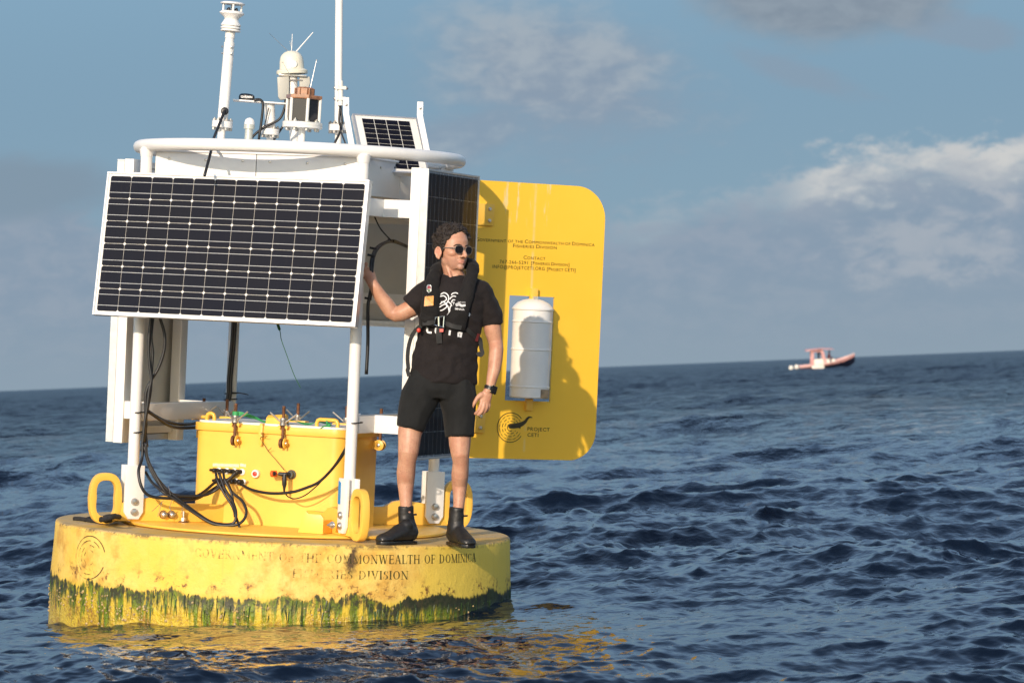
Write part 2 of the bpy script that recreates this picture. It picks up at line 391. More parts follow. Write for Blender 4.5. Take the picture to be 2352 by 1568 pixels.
def cell_mat():
    m, t, b = new_mat('solar_cell'); c = coord(t); x, y, z = xyz(t, c)
    oi = t.nodes.new('ShaderNodeObjectInfo'); f = N(t, oi.outputs['Random'])
    dust = nz(t, vec(t, x * 60.0, y * 9.0, f * 20.0), 1.0, 4.0, 0.6).step(0.5, 0.85) * 0.035
    cc = mixc(t, f, (0.004, 0.0045, 0.011), (0.0065, 0.0065, 0.011))
    cc = mixc(t, dust, cc, (0.12, 0.10, 0.08))
    setp(t, b, col=cc, rough=0.5, coat=0.18, coatr=0.03, spec=0.08); return m
M_cell = cell_mat()
def worn_ink(name, col, lo, hi, left):
    m, t, b = new_mat(name); c = coord(t); x, y, z = xyz(t, c)
    th = x.atan2(y * -1.0)
    f = nz(t, c, 34.0, 6.0, 0.7) * 0.8 + nz(t, c, 6.0, 3.0, 0.5) * 0.5
    keep = (f + th.step(rad(left), rad(left + 52)) * 0.36 - 0.47).step(lo, hi)
    setp(t, b, col=col, rough=0.6, alpha=keep * 0.85); return m
M_ink_hull = worn_ink('worn_stencil_ink', (0.07, 0.06, 0.012), 0.12, 0.36, 2)
M_ink_logo = worn_ink('worn_round_logo', (0.10, 0.07, 0.02), 0.10, 0.5, -80)

def hull_mat():
    m, t, b = new_mat('float_paint'); c = coord(t); x, y, z = xyz(t, c)
    th = x.atan2(y * -1.0); u = th * 1.28
    uz = vec(t, u, z, x * 0.0)
    big = nz(t, uz, 2.2, 5.0, 0.6); med = nz(t, uz, 7.0, 6.0, 0.65); fine = nz(t, uz, 38.0, 6.0, 0.7)
    drip = nz(t, vec(t, u * 22.0, z * 3.0, x * 0.0), 1.0, 5.0, 0.6)
    drip2 = nz(t, vec(t, u * 46.0 + 9.0, z * 7.0, x * 0.0), 1.0, 5.0, 0.65)
    line = nz(t, vec(t, u * 4.0, z * 0.3, x * 0.0), 1.0, 4.0, 0.55)
    fresh = th.step(rad(22), rad(48))                       # the side towards the right is cleaner, its paint greener
    col = mixc(t, big.step(0.35, 0.7), (0.82, 0.52, 0.065), (0.84, 0.60, 0.17))
    col = mixc(t, fresh, col, (0.78, 0.56, 0.08))
    och = (med * 0.6 + big * 0.5).step(0.52, 0.68) * (1.0 - fresh) * 0.85
    col = mixc(t, och, col, (0.62, 0.32, 0.045))
    speck = (fine * 0.7 + med * 0.35).step(0.60, 0.70) * (z + 0.02).step(-0.26, -0.05) * 0.16 * (1.0 - fresh * 0.7)
    col = mixc(t, speck, col, (0.22, 0.13, 0.045))
    streak = nz(t, vec(t, u * 30.0, z * 1.4, x * 0.0), 1.0, 3.0, 0.5).step(0.58, 0.75) * 0.22
    col = mixc(t, streak, col, (0.42, 0.26, 0.06))
    # rust coloured belt over the weed
    belt = (fine * 0.55 + med * 0.6 + drip * 0.15).step(0.67, 0.78) * (1.0 - ((z + 0.245).abs() * 15.0)).max(0.0) * 1.3
    col = mixc(t, belt.clamp(), col, (0.17, 0.075, 0.02))
    # a leak down from the deck edge, left of the boots
    lk = (1.0 - ((u - 0.365 + (fine - 0.5) * 0.08).abs() * 22.0)).max(0.0) * (z + 0.19).step(0.0, 0.1) * med.step(0.4, 0.55)
    col = mixc(t, (lk * 1.6).clamp(), col, (0.10, 0.055, 0.02))
    # weed: dark crust on top, green runs below it
    zl = (line - 0.5) * 0.22 + (med - 0.5) * 0.07 + (drip2 - 0.5) * 0.06 - 0.285 + fresh * 0.014
    dep = zl - z                                             # how far under the weed line
    crust = dep.step(-0.002, 0.012) * (1.0 - dep.step(0.01 + drip * 0.08, 0.05 + drip * 0.12))
    crust = crust * (fine * 0.5 + drip2 * 0.85 - 0.06 + fresh * 0.35 + (th * -1.0).step(rad(62), rad(76)) * 0.4).step(0.52, 0.66)
    crust = crust * (nz(t, uz, 5.0, 4.0, 0.6) * 0.7 + fine * 0.35 + fresh * 0.3).step(0.44, 0.54)
    runs = dep.step(0.0, 0.02) * (drip * 0.9 + drip2 * 0.35 - (dep * 0.9) * (1.0 - fresh * 0.75)).step(0.46, 0.60)
    side = th.step(rad(34), rad(62)) * dep.step(-0.01, 0.015)
    brown = (z * -1.0).step(0.34, 0.44) * (fine * 0.5 + med * 0.55).step(0.46, 0.62)
    weed = mixc(t, drip2.step(0.35, 0.65), (0.010, 0.034, 0.004), (0.16, 0.25, 0.004))
    col = mixc(t, (z * -1.0).step(0.27, 0.33) * 0.75, col, (0.62, 0.45, 0.015))
    col = mixc(t, brown * 0.8, col, (0.25, 0.11, 0.02))
    col = mixc(t, runs * 0.92, col, weed)
    col = mixc(t, crust * 0.95, col, mixc(t, fine.step(0.4, 0.6), (0.010, 0.014, 0.006), (0.035, 0.030, 0.016)))
    col = mixc(t, side * 0.93, col, mixc(t, drip.step(0.4, 0.6), (0.008, 0.011, 0.006), (0.03, 0.045, 0.01)))
    # the top: sun-bleached, scuffed dark round the edge
    rr = (x * x + y * y).sqrt(); c2 = vec(t, x, y, z * 0.0)
    s1 = nz(t, c2, 3.0, 6.0, 0.65); s2 = nz(t, c2, 20.0, 7.0, 0.7)
    tc = mixc(t, s1.step(0.38, 0.62), (0.66, 0.40, 0.07), (0.56, 0.40, 0.17))
    tc = mixc(t, (s2 * 0.6 + s1 * 0.4).step(0.52, 0.62) * 0.5, tc, (0.30, 0.20, 0.09))
    top = z.step(-0.012, -0.004)
    col = mixc(t, top, col, tc)
    rim = (1.0 - ((z + 0.008).abs() * 45.0)).max(0.0) * (rr - 1.2).step(0.0, 0.06) * (nz(t, vec(t, u * 3.0, z, x * 0.0), 1.0, 3.0) * 0.5 + fine * 0.55).step(0.50, 0.60)
    col = mixc(t, rim * 0.85, col, (0.09, 0.06, 0.03))
    wet = (z * -1.0).step(0.30, 0.42)
    hgt = fine * 0.5 + med + wet * (nz(t, uz, 60.0, 3.0, 0.6) * 3.0)
    setp(t, b, col=col, rough=0.62 - wet * 0.42, normal=bump(t, hgt, 0.55, 0.012), spec=0.5)
    return m
M_hull = hull_mat()

# ------------------------------------------------------------------ buoy
buoy = thing('research_buoy', 'large round yellow buoy with white tower, solar panels and tail vane', 'buoy', BUOY)
th_sq = rad(23)
def polar(r, deg, z=0.0): return Vector((r * math.cos(rad(deg)), r * math.sin(rad(deg)), z))
A_FL, A_FR, A_BR, A_BL = 202.0, 292.0, 22.0, 112.0
# float
prof = [(0.02, -0.95), (1.20, -0.95), (1.275, -0.88), (1.285, -0.6), (1.285, -0.3), (1.272, -0.10), (1.269, -0.016), (1.266, -0.006), (1.260, -0.001), (1.250, 0.0), (0.9, 0.0), (0.02, 0.0)]
g = G().lathe(prof, n=160)
hull = g.build('float', M_hull, buoy, smooth=45)
M_weed = mat('green_weed', (0.020, 0.050, 0.004), 0.4, var=0.8, vscale=14, coat=0.15)
g = G(); r3 = random.Random(12)
for i in range(260):
    u_ = r3.uniform(-1.9, 1.95); nn_ = noise.noise((u_ * 3.1, 0.3, 0.0)) * 0.5 + noise.noise((u_ * 9.0, 5.0, 0.0)) * 0.5
    if nn_ < r3.uniform(-0.55, 0.15) - (0.35 if u_ > 1.0 else 0.0): continue
    z0_ = -0.295 + nn_ * 0.05 + r3.uniform(-0.09, 0.006); ln_ = r3.uniform(0.015, 0.12) * (0.6 + 0.8 * max(0.0, nn_ + 0.3)); w_ = r3.uniform(0.0012, 0.0040); a_ = u_ / 1.285; sl_ = r3.uniform(-0.012, 0.012)
    v = []
    for k in range(5):
        q = k / 4; aa = (u_ + sl_ * q) / 1.285; R0 = 1.2845 + 0.0015 * math.sin(q * 3.0) + 0.001
        ww = w_ * (1 - q ** 2 * 0.85) / 1.285; zz = z0_ - ln_ * q
        v += [((R0) * math.sin(aa - ww), -R0 * math.cos(aa - ww), zz), ((R0 + 0.0015) * math.sin(aa), -(R0 + 0.0015) * math.cos(aa), zz), (R0 * math.sin(aa + ww), -R0 * math.cos(aa + ww), zz)]
    f = []
    for k in range(4): f += [(k * 3, k * 3 + 1, k * 3 + 4, k * 3 + 3), (k * 3 + 1, k * 3 + 2, k * 3 + 5, k * 3 + 4)]
    g.add(v, f)
wd_ = g.build('weed', M_weed, hull, smooth=0); wd_['kind'] = 'stuff'
M_barn = mat('barnacle', (0.42, 0.30, 0.13), 0.3, var=0.5, vscale=60, coat=0.5)
g = G()
for i in range(700):
    u_ = r3.uniform(-1.9, 1.5); z_ = -r3.uniform(0.33, 0.52); rr_ = r3.uniform(0.003, 0.009)
    if noise.noise((u_ * 4, z_ * 9, 2.0)) < 0.05: continue
    aa = u_ / 1.285; c_ = Vector((1.286 * math.sin(aa), -1.286 * math.cos(aa), z_)); n_ = Vector((math.sin(aa), -math.cos(aa), 0))
    g.lathe([(rr_, 0), (rr_ * 0.75, rr_ * 0.6), (rr_ * 0.35, rr_ * 0.8)], c_, n_, 6)
bn_ = g.build('barnacles', M_barn, hull, smooth=0); bn_['kind'] = 'stuff'
# deck plate
deck = G().lathe([(0.02, 0.003), (0.905, 0.003), (0.912, 0.008), (0.912, 0.018), (0.905, 0.022), (0.02, 0.022)], n=96).build('deck_plate', M_yel, buoy)
# radial base beams with plates, feet, lifting eyes
def yzplate(name, az_deg, poly, th, mt, r0=0.0, off=0.0, parent=None, bevel=0.004):
    x = polar(1, az_deg); tang = Vector((-x.y, x.x, 0))
    return G().prism(poly, tang * off, x, (0, 0, 1), th).build(name, mt, parent or buoy, bevel=bevel)
for az_ in (A_FL, A_FR, A_BR, A_BL):
    yzplate('base_beam', az_, [(0.30, 0.023), (1.0, 0.023), (1.0, 0.11), (0.93, 0.135), (0.72, 0.165), (0.66, 0.155), (0.60, 0.125), (0.30, 0.12)], 0.018, M_yel)
    # lifting eye: an upright oval ring
    x = polar(1, az_); pts = []
    r_, h_ = 1.06, 0.145
    for k in range(32):
        a = 2 * math.pi * k / 32; cx = 0.072 * math.copysign(abs(math.cos(a)) ** 0.75, math.cos(a)); cz = 0.118 * math.copysign(abs(math.sin(a)) ** 0.62, math.sin(a))
        pts.append(x * (r_ + cx) + Vector((0, 0, 0.145 + cz)))
    tang = Vector((-x.y, x.x, 0))
    vv = []; ff = []; n = len(pts)
    ctr = x * r_ + Vector((0, 0, 0.145))
    for p in pts:
        o = (p - ctr); on = o.normalized()
        for (dr_, dt) in ((-0.020, -0.021), (0.022, -0.021), (0.022, 0.021), (-0.020, 0.021)):
            vv.append(p + on * dr_ + tang * dt)
    for i in range(n):
        j = (i + 1) % n
        for k in range(4): ff.append((i * 4 + k, i * 4 + (k + 1) % 4, j * 4 + (k + 1) % 4, j * 4 + k))
    G().add(vv, ff).build('lifting_eye', M_yel, buoy, bevel=0.006)
# feet of the posts
for az_ in (A_FL, A_FR, A_BR, A_BL):
    x = polar(1, az_); tang = Vector((-x.y, x.x, 0)); Z = Vector((0, 0, 1))
    foot = part('post_foot', buoy)
    for sgn in (-1, 1):
        poly = [(-0.055, 0.33), (0.055, 0.33), (0.055, 0.075), (0.03, 0.035), (-0.03, 0.035), (-0.055, 0.075)]
        G().prism(poly, x * 0.905 + tang * (0.030 * sgn), x, Z, 0.009).build('cheek_plate', M_white, foot, bevel=0.003)
    G().box(x * 0.905 + Z * 0.27, x * 0.012, tang * 0.021, Z * 0.055).build('web', M_white, foot)
    for zz in (0.075, 0.132):
        G().lathe([(0.020, 0), (0.020, 0.010), (0.015, 0.018), (0.004, 0.020)], x * 0.905 + Z * zz + tang * 0.0385 * (-1 if tang.y > 0 else 1), tang * (-1 if tang.y > 0 else 1), 14).build('bolt', M_steel, foot)
    if az_ == A_FR:
        G().prism([(-0.052, 0.315), (-0.022, 0.305), (-0.02, 0.19), (-0.052, 0.19)], x * 0.905 - tang * 0.0405, x, Z, 0.0012).build('tape', M_blue, foot)
# posts
post_top = 2.07
for az_ in (A_FL, A_FR, A_BR, A_BL):
    b0 = polar(0.905, az_)
    G().cyl(b0 + Vector((0, 0, 0.24)), b0 + Vector((0, 0, post_top)), 0.0315, 20).build('post', M_white, buoy)
# top ring
pts = [polar(0.895, k * 5, 2.085) for k in range(72)]
G().tube(pts, 0.034, 16, closed=True).build('guard_ring', M_white, buoy, smooth=180)
for az_ in (A_FL, A_FR, A_BR, A_BL):                       # weld collars
    G().lathe([(0.033, 2.02), (0.038, 2.045), (0.040, 2.062)], polar(0.905, az_), n=18).build('weld', M_white, buoy)
# housing: plates round a square box, its top deck
ft = Vector((math.cos(-th_sq), math.sin(-th_sq), 0)); fn = Vector((-math.sin(th_sq), -math.cos(th_sq), 0)); Z = Vector((0, 0, 1))
hs = 0.60; z0h, z1h = 1.855, 2.055
for k in range(4):
    R4 = Matrix.Rotation(k * math.pi / 2, 3, 'Z'); n_ = R4 @ fn; t_ = R4 @ ft
    for s_ in (-1, 1):
        pl = G().box(n_ * hs + t_ * (s_ * hs / 2) + Z * ((z0h + z1h) / 2), t_ * (hs / 2 - 0.002), n_ * 0.005, Z * ((z1h - z0h) / 2)).build('housing_panel', M_white, buoy, bevel=0.002)
        for (a, b_) in ((-0.22, 0.06), (0.0, 0.06), (0.22, 0.06), (-0.12, -0.04)):
            G().lathe([(0.008, 0), (0.008, 0.004), (0.003, 0.006)], n_ * (hs + 0.005) + t_ * (s_ * hs / 2 + a) + Z * ((z0h + z1h) / 2 + b_), n_, 10).build('bolt', M_steel, pl)
G().box(Z * 2.058, ft * 0.615, fn * 0.615, Z * 0.006).build('top_deck', M_white, buoy, bevel=0.002)
G().box(Z * 1.855, ft * 0.59, fn * 0.59, Z * 0.004).build('housing_floor', M_white, buoy)
# diagonal stays from the ring corners down behind the plates
# square frame beams between the posts, on which the upright panels hang
def beam(a1, a2, z, hh=0.045, dd=0.03):
    p1 = polar(0.905, a1, z); p2 = polar(0.905, a2, z); u = (p2 - p1).normalized(); nrm = u.cross(Z)
    p1 = p1 + u * 0.033; p2 = p2 - u * 0.033
    G().box((p1 + p2) / 2 + nrm * 0.0, u * ((p2 - p1).length / 2), nrm * dd, Z * hh).build('cross_beam', M_white, buoy, bevel=0.004)
for z in (0.62, 1.79):
    beam(A_FR, A_BR, z, 0.048); beam(A_BL, A_FL, z, 0.048)
for z in (1.30, 1.76): beam(A_FL, A_FR, z, 0.03, 0.022); beam(A_BR, A_BL, z, 0.03, 0.022)

# ------------------------------------------------------------------ solar panels
def cell_mesh(c=0.06425, ch=0.0080):
    k = c - 0.0013
    poly = [(-k + ch, -k), (k - ch, -k), (k, -k + ch), (k, k - ch), (k - ch, k), (-k + ch, k), (-k, k - ch), (-k, -k + ch)]
    v = [(x, y, 0.0006) for x, y in poly] + [(x, y, -0.001) for x, y in poly]
    f = [tuple(range(8))] + [(i, i + 8, (i + 1) % 8 + 8, (i + 1) % 8) for i in range(8)]
    me = bpy.data.meshes.new('cell'); me.from_pydata(v, [], f); me.update(); me.materials.append(M_cell); return me
CELL = cell_mesh()
def frameM(o, x, y):                    # matrix with axes x, y and the outward normal x cross y
    x = x.normalized(); y = y.normalized(); z = x.cross(y).normalized(); y = z.cross(x)
    M = Matrix.Identity(4)
    for i in range(3): M[i][0] = x[i]; M[i][1] = y[i]; M[i][2] = z[i]; M[i][3] = o[i]
    return M
M_sheet2 = mat('shaded_backsheet', (0.20, 0.21, 0.23), 0.25, var=0.03, coat=0.4)  # darker copy of the white backsheet: the side panels' shade put into its colour
def solar(o, x, y, nx, ny, individual, horizontal_bars, pitch=0.1285, name='solar_panel', mx=0.024, my=0.022, label=None, depth=0.042):
    """x, y span the face; the normal x cross y looks outwards"""
    root = link(name, None, buoy, frameM(o, x, y))
    if label: root['label'] = label
    hw = nx * pitch / 2 + mx; hh = ny * pitch / 2 + my
    G().abox(-hw + 0.008, hw - 0.008, -hh + 0.008, hh - 0.008, -0.006, -0.002).build('backsheet', M_sheet if horizontal_bars else M_sheet2, root)
    G().abox(-hw + 0.009, hw - 0.009, -hh + 0.009, hh - 0.009, -0.0085, -0.0065).build('rear_sheet', M_back, root)
    f = G()
    w = 0.011
    for (a, b, c, d) in ((-hw, hw, hh - w, hh), (-hw, hw, -hh, -hh + w), (-hw, -hw + w, -hh + w, hh - w), (hw - w, hw, -hh + w, hh - w)):
        f.abox(a, b, c, d, -depth, 0.003)
    for (a, b, c, d) in ((-hw + w, hw - w, hh - 0.034, hh - w), (-hw + w, hw - w, -hh + w, -hh + 0.034)): f.abox(a, b, c, d, -depth, -depth + 0.003)
    for (a, b, c, d) in ((-hw + w, -hw + 0.034, -hh + 0.034, hh - 0.034), (hw - 0.034, hw - w, -hh + 0.034, hh - 0.034)): f.abox(a, b, c, d, -depth, -depth + 0.003)
    f.build('frame', M_alu if name == 'solar_panel' else M_white2, root, bevel=0.001, seg=1)
    ch = CELL; sc = pitch / 0.1285
    if individual:
        for i in range(nx):
            for j in range(ny):
                link('cell', ch, root, Matrix.Translation(((i - (nx - 1) / 2) * pitch, (j - (ny - 1) / 2) * pitch, 0)) @ Matrix.Diagonal((sc, sc, 1, 1)))
    else:
        g = G()
        for i in range(nx):
            for j in range(ny):
                cx, cy = (i - (nx - 1) / 2) * pitch, (j - (ny - 1) / 2) * pitch; k = pitch / 2 - 0.0015
                g.abox(cx - k, cx + k, cy - k, cy + k, -0.001, 0.0006)
        g.build('cell_array', M_cell, root, smooth=0)
    if individual:
        g = G(); W_, H_ = nx * pitch / 2 - 0.002, ny * pitch / 2 - 0.002
        if horizontal_bars:
            for j in range(ny):
                for s in (-0.24, 0.24):
                    cy = (j - (ny - 1) / 2 + s) * pitch; g.abox(-W_, W_, cy - 0.0011, cy + 0.0011, 0.0007, 0.0012)
        else:
            for i in range(nx):
                for s in (-0.24, 0.24):
                    cx = (i - (nx - 1) / 2 + s) * pitch; g.abox(cx - 0.0006, cx + 0.0006, -H_, H_, 0.0007, 0.0012)
        g.build('busbar', M_wire if horizontal_bars else M_sheet2, root, smooth=0)
    return root, hw, hh
# front and rear panels: landscape, leaning back
for k, ind in ((0, True), (2, False)):
    R4 = Matrix.Rotation(k * math.pi / 2, 3, 'Z'); n_ = R4 @ fn; t_ = R4 @ ft
    tl = rad(8.3); up = Z * math.cos(tl) - n_ * math.sin(tl)
    c = n_ * 0.885 + Z * 1.535 - t_ * 0.012
    r_, hw, hh = solar(c, t_, up, 12, 6, ind, True, pitch=0.1240)
    fr_n = t_.cross(up)
    for s_ in (-0.55, 0.55):            # arms that carry the panel
        for zz in (-0.33, 0.33):
            q = c + t_ * s_ + up * zz - fr_n * 0.044; e = n_ * 0.640 + t_ * s_ * 0.98 + Z * q.z
            G().box((q + e) / 2, t_ * 0.02, (q - e) / 2, Z * 0.02).build('panel_arm', M_white, buoy)
    for s_ in (-1, 1):
        G().box(c + t_ * (s_ * 0.55) - fr_n * 0.0535, t_ * 0.03, up * 0.39, fr_n * 0.010).build('panel_rail', M_white, buoy)
# side panels: upright
for k, ind in ((1, True), (3, False)):
    R4 = Matrix.Rotation(k * math.pi / 2, 3, 'Z'); n_ = R4 @ fn; t_ = R4 @ ft
    c = n_ * 0.925 + Z * 1.225 + t_ * 0.0
    r_, hw, hh = solar(c, t_, Z, 6, 12, ind, False, pitch=0.1275)
    for s_ in (-1, 1):                  # deep white channels behind both long edges
        G().box(n_ * (0.925 - 0.0705) + t_ * (s_ * 0.362) + Z * 1.225, t_ * 0.045, n_ * 0.028, Z * 0.79).build('panel_rail', M_white, buoy, bevel=0.003)
        for zz in (0.62, 1.79):
            G().box(n_ * 0.735 + t_ * (s_ * 0.362) + Z * zz, t_ * 0.03, n_ * 0.0915, Z * 0.048).build('panel_arm', M_white, buoy)
    for zz in (0.50, 1.225, 1.95):
        G().box(n_ * (0.925 - 0.056) + Z * zz, t_ * 0.315, n_ * 0.012, Z * 0.02).build('panel_rail', M_white, buoy)

# ------------------------------------------------------------------ tail vane
vx = polar(1, A_BR); vn = Vector((vx.y, -vx.x, 0))          # vn looks towards the front
def V2(px, py):                                            # picture position -> (radius, height) on the vane
    p = HIT(px, py, (0, 0, 0), vn); return p.dot(vx), p.z
def rounded(poly, n=10):
    """polygon corners (x, y, radius)"""
    out = []; m = len(poly)
    for i in range(m):
        p = Vector(poly[i][:2]); r = poly[i][2]
        if r <= 0: out.append(tuple(p)); continue
        a = (Vector(poly[i - 1][:2]) - p).normalized(); b = (Vector(poly[(i + 1) % m][:2]) - p).normalized()
        ang = a.angle(b); dd = r / math.tan(ang / 2); c = p + (a + b).normalized() * (r / math.sin(ang / 2))
        s = p + a * dd - c; e = p + b * dd - c; a0 = math.atan2(s.y, s.x); a1 = math.atan2(e.y, e.x)
        while a1 - a0 > math.pi: a1 -= 2 * math.pi
        while a1 - a0 < -math.pi: a1 += 2 * math.pi
        for k in range(n + 1):
            q = a0 + (a1 - a0) * k / n; out.append((c.x + math.cos(q) * r, c.y + math.sin(q) * r))
    return out
xr, zt = V2(1386, 428); xr = V2(1378, 740)[0]; zb = V2(1290, 1056)[1]; zt = V2(1300, 426)[1]
x0 = 0.98
hx0, hz1 = V2(1169, 678); hx1, hz0 = V2(1262, 922)
def vane_mat():
    m, t, b = new_mat('vane_paint'); c = coord(t); x, y, z = xyz(t, c)
    r_ = (x * x + y * y).sqrt(); f = nz(t, c, 2.0, 4.0)
    col = mixc(t, f.step(0.3, 0.7), (0.88, 0.515, 0.036), (0.90, 0.54, 0.045))
    q = vec(t, r_ * 26.0, z * 3.0, x * 0.0); s = nz(t, q, 1.0, 6.0, 0.7)
    at = (z - 1.45).step(0.0, 0.5) * (1.0 - (r_ - 1.55).step(0.0, 0.12)) * (r_ - 1.2).step(0.0, 0.1)
    bl = (s + at * 0.14).step(0.66, 0.76) * (at * 0.8 + 0.14)
    ln = (1.0 - ((r_ - 1.47 + (s - 0.5) * 0.02).abs() * 90.0)).max(0.0) * nz(t, vec(t, z * 7.0, r_, x * 0.0), 1.0, 5.0).step(0.45, 0.6) * 0.6
    col = mixc(t, bl.max(ln), col, (0.72, 0.60, 0.30))
    setp(t, b, col=col, rough=0.36 , spec=0.5, normal=bump(t, nz(t, c, 60.0), 0.04, 0.01)); return m
M_vane = vane_mat()
outer = rounded([(x0, zb, 0.0), (xr, zb, 0.17), (xr, zt, 0.19), (x0, zt, 0.0)], 14)
# strip the plate round its window: four pieces would leave seams, so bridge outer and inner outlines
bm = bmesh.new()
ov = [bm.verts.new((p[0], p[1], 0)) for p in outer]; iv = [bm.verts.new((p[0], p[1], 0)) for p in ((hx0, hz0), (hx1, hz0), (hx1, hz1), (hx0, hz1))]
oe = [bm.edges.new((ov[i], ov[(i + 1) % len(ov)])) for i in range(len(ov))]; ie = [bm.edges.new((iv[i], iv[(i + 1) % 4])) for i in range(4)]
bmesh.ops.triangle_fill(bm, edges=oe + ie, use_beauty=True)
bm.faces.ensure_lookup_table()
ffs = [f for f in bm.faces if not (hx0 < f.calc_center_median().x < hx1 and hz0 < f.calc_center_median().y < hz1)]
vi = {v: i for i, v in enumerate(bm.verts)}; tri = [tuple(vi[v] for v in f.verts) for f in ffs]; vs = [tuple(v.co) for v in bm.verts]; nV = len(vs)
VT = 0.008
V3 = [vx * p[0] + Z * p[1] + vn * VT for p in vs] + [vx * p[0] + Z * p[1] - vn * VT for p in vs]
F3 = tri + [tuple(i + nV for i in reversed(f)) for f in tri]
no = len(outer)
F3 += [(i, (i + 1) % no, nV + (i + 1) % no, nV + i) for i in range(no)] + [(no + i, no + (i + 1) % 4, nV + no + (i + 1) % 4, nV + no + i) for i in range(4)]
bm.free()
vane = G().add(V3, F3).build('tail_vane', M_vane, buoy, bevel=0.0, smooth=30)
# hinge straps with bolts near the post
for zz in (V2(1110, 493)[1], V2(1095, 968)[1]):
    G().box(vx * 1.07 + Z * zz + vn * 0.017, vx * 0.135, vn * 0.008, Z * 0.062).build('vane_strap', M_yel, vane, bevel=0.002)
    G().box(vx * 1.00 + Z * zz - vn * 0.017, vx * 0.20, vn * 0.008, Z * 0.062).build('vane_strap', M_yel, vane, bevel=0.002)
    for dz_ in (-0.033, 0.033):
        G().lathe([(0.011, 0), (0.011, 0.007), (0.006, 0.012)], vx * 1.175 + Z * (zz + dz_) + vn * 0.025, vn, 12).build('bolt', M_steel, vane)
# lettering
def vane_text(s, px0, px1, py, mt=M_ink, smallcaps=True, cap=14.0, bold=0.0):
    """words set so that they run between two picture columns; centre line at py"""
    r0, z0 = V2(px0, py + (px0 - (px0 + px1) / 2) * 0.045); r1, z1 = V2(px1, py + (px1 - (px0 + px1) / 2) * 0.045)
    v = []; f = []; xp = 0.0
    runs = []; cur = ''; big = None
    for ch in s:
        b_ = (not smallcaps) or not ch.islower()
        if big is None or b_ == big: cur += ch
        else: runs.append((cur, big)); cur = ch
        big = b_
    runs.append((cur, big))
    for (w_, b_) in runs:
        sz = 1.0 if b_ else 0.78
        lead = len(w_) - len(w_.lstrip(' ')); trail = len(w_) - len(w_.rstrip(' ')); xp += lead * 0.30
        tv, tf = text_mesh(w_.strip().upper(), sz, bold * (0.9 if b_ else 1.0), xs=1.25, spacing=1.12)
        if not tv: continue
        mxv = max(p[0] for p in tv); mn = min(p[0] for p in tv)
        o_ = len(v); v += [(p[0] - mn + xp, p[1]) for p in tv]; f += [tuple(i + o_ for i in q) for q in tf]; xp += (mxv - mn) + 0.13 + trail * 0.30
    Wd = max(p[0] for p in v); sx = (r1 - r0) / Wd; sy = cap / 400.0 / 0.72
    vv = []
    for (a, b_) in v:
        q = a / Wd
        vv.append(vx * (r0 + (r1 - r0) * q) + Z * (z0 + (z1 - z0) * q + (b_ - 0.36) * sy) + vn * (VT + 0.0015))
    G().add(vv, f).build('lettering', mt, vane, smooth=0)
vane_text('Government of the Commonwealth of Dominica', 1091, 1364, 555.5, cap=8.6, bold=0.0)
vane_text('Fisheries Division', 1177, 1277, 566, cap=8.6, bold=0.0)
vane_text('Contact', 1201, 1251, 592, cap=8.6, bold=0.0)
vane_text('767-266-5291 [Fisheries Division]', 1146, 1306, 604, cap=7.8, bold=0.0)
vane_text('INFO@PROJETCETI.ORG [Project CETI]', 1130, 1320, 616, cap=8.0, bold=0.0)
vane_text('PROJECT', 1210, 1261, 985, cap=8.6, smallcaps=False, bold=0.006)
vane_text('CETI', 1210, 1235, 998, cap=8.6, smallcaps=False, bold=0.006)
# round emblem: arcs and the whale
def v3(r, z, lift=0.0018): return vx * r + Z * z + vn * (VT + lift)
lc = V2(1171, 981); pxm = 1.0 / 400.0
def arc_flat(g, c, R, a0, a1, w, n=None):
    n = n or max(2, int(abs(a1 - a0) / 6)); v = []; f = []
    for i in range(n + 1):
        a = rad(a0 + (a1 - a0) * i / n)
        for rr_ in (R - w / 2, R + w / 2): v.append(v3(c[0] + math.cos(a) * rr_, c[1] + math.sin(a) * rr_))
    for i in range(n): f.append((2 * i, 2 * i + 1, 2 * i + 3, 2 * i + 2))
    g.add(v, f)
g = G(); arc_flat(g, lc, 34 * pxm, 38, 326, 1.7 * pxm)
rr2 = random.Random(3)
for R_, step, wd in ((28, 26, 1.3), (21, 34, 1.4), (14.5, 44, 1.4)):
    a = 30.0
    while a < 330:
        ln = step * rr2.uniform(0.35, 0.8)
        arc_flat(g, lc, R_ * pxm, a, min(332, a + ln), wd * pxm); a += ln + step * 0.35
        if R_ == 28: arc_flat(g, lc, R_ * pxm, a - step * 0.2, a - step * 0.2 + 2.5, wd * pxm, 2)
arc_flat(g, lc, 8 * pxm, 60, 300, 1.5 * pxm)
g.build('emblem_ring', M_ink, vane, smooth=0)
wh = [(1165, 975), (1168, 972.5), (1180, 972.5), (1190, 970.5), (1199, 968.5), (1206, 965), (1211, 959), (1216, 956), (1223, 957), (1227, 960), (1219, 960), (1215, 964), (1211, 971), (1204, 977), (1197, 980.5), (1196, 985), (1192, 982.5), (1180, 983.5), (1168, 983), (1165, 980)]
wh2 = [(lc[0] + (a - 1171) * pxm * 1.0, lc[1] - (b_ - 981 - (a - 1171) * 0.045) * pxm) for a, b_ in wh]
G().add([v3(a, b_, 0.0022) for a, b_ in wh2], [tuple(reversed(range(len(wh2))))]).build('emblem_whale', M_ink, vane, smooth=0)
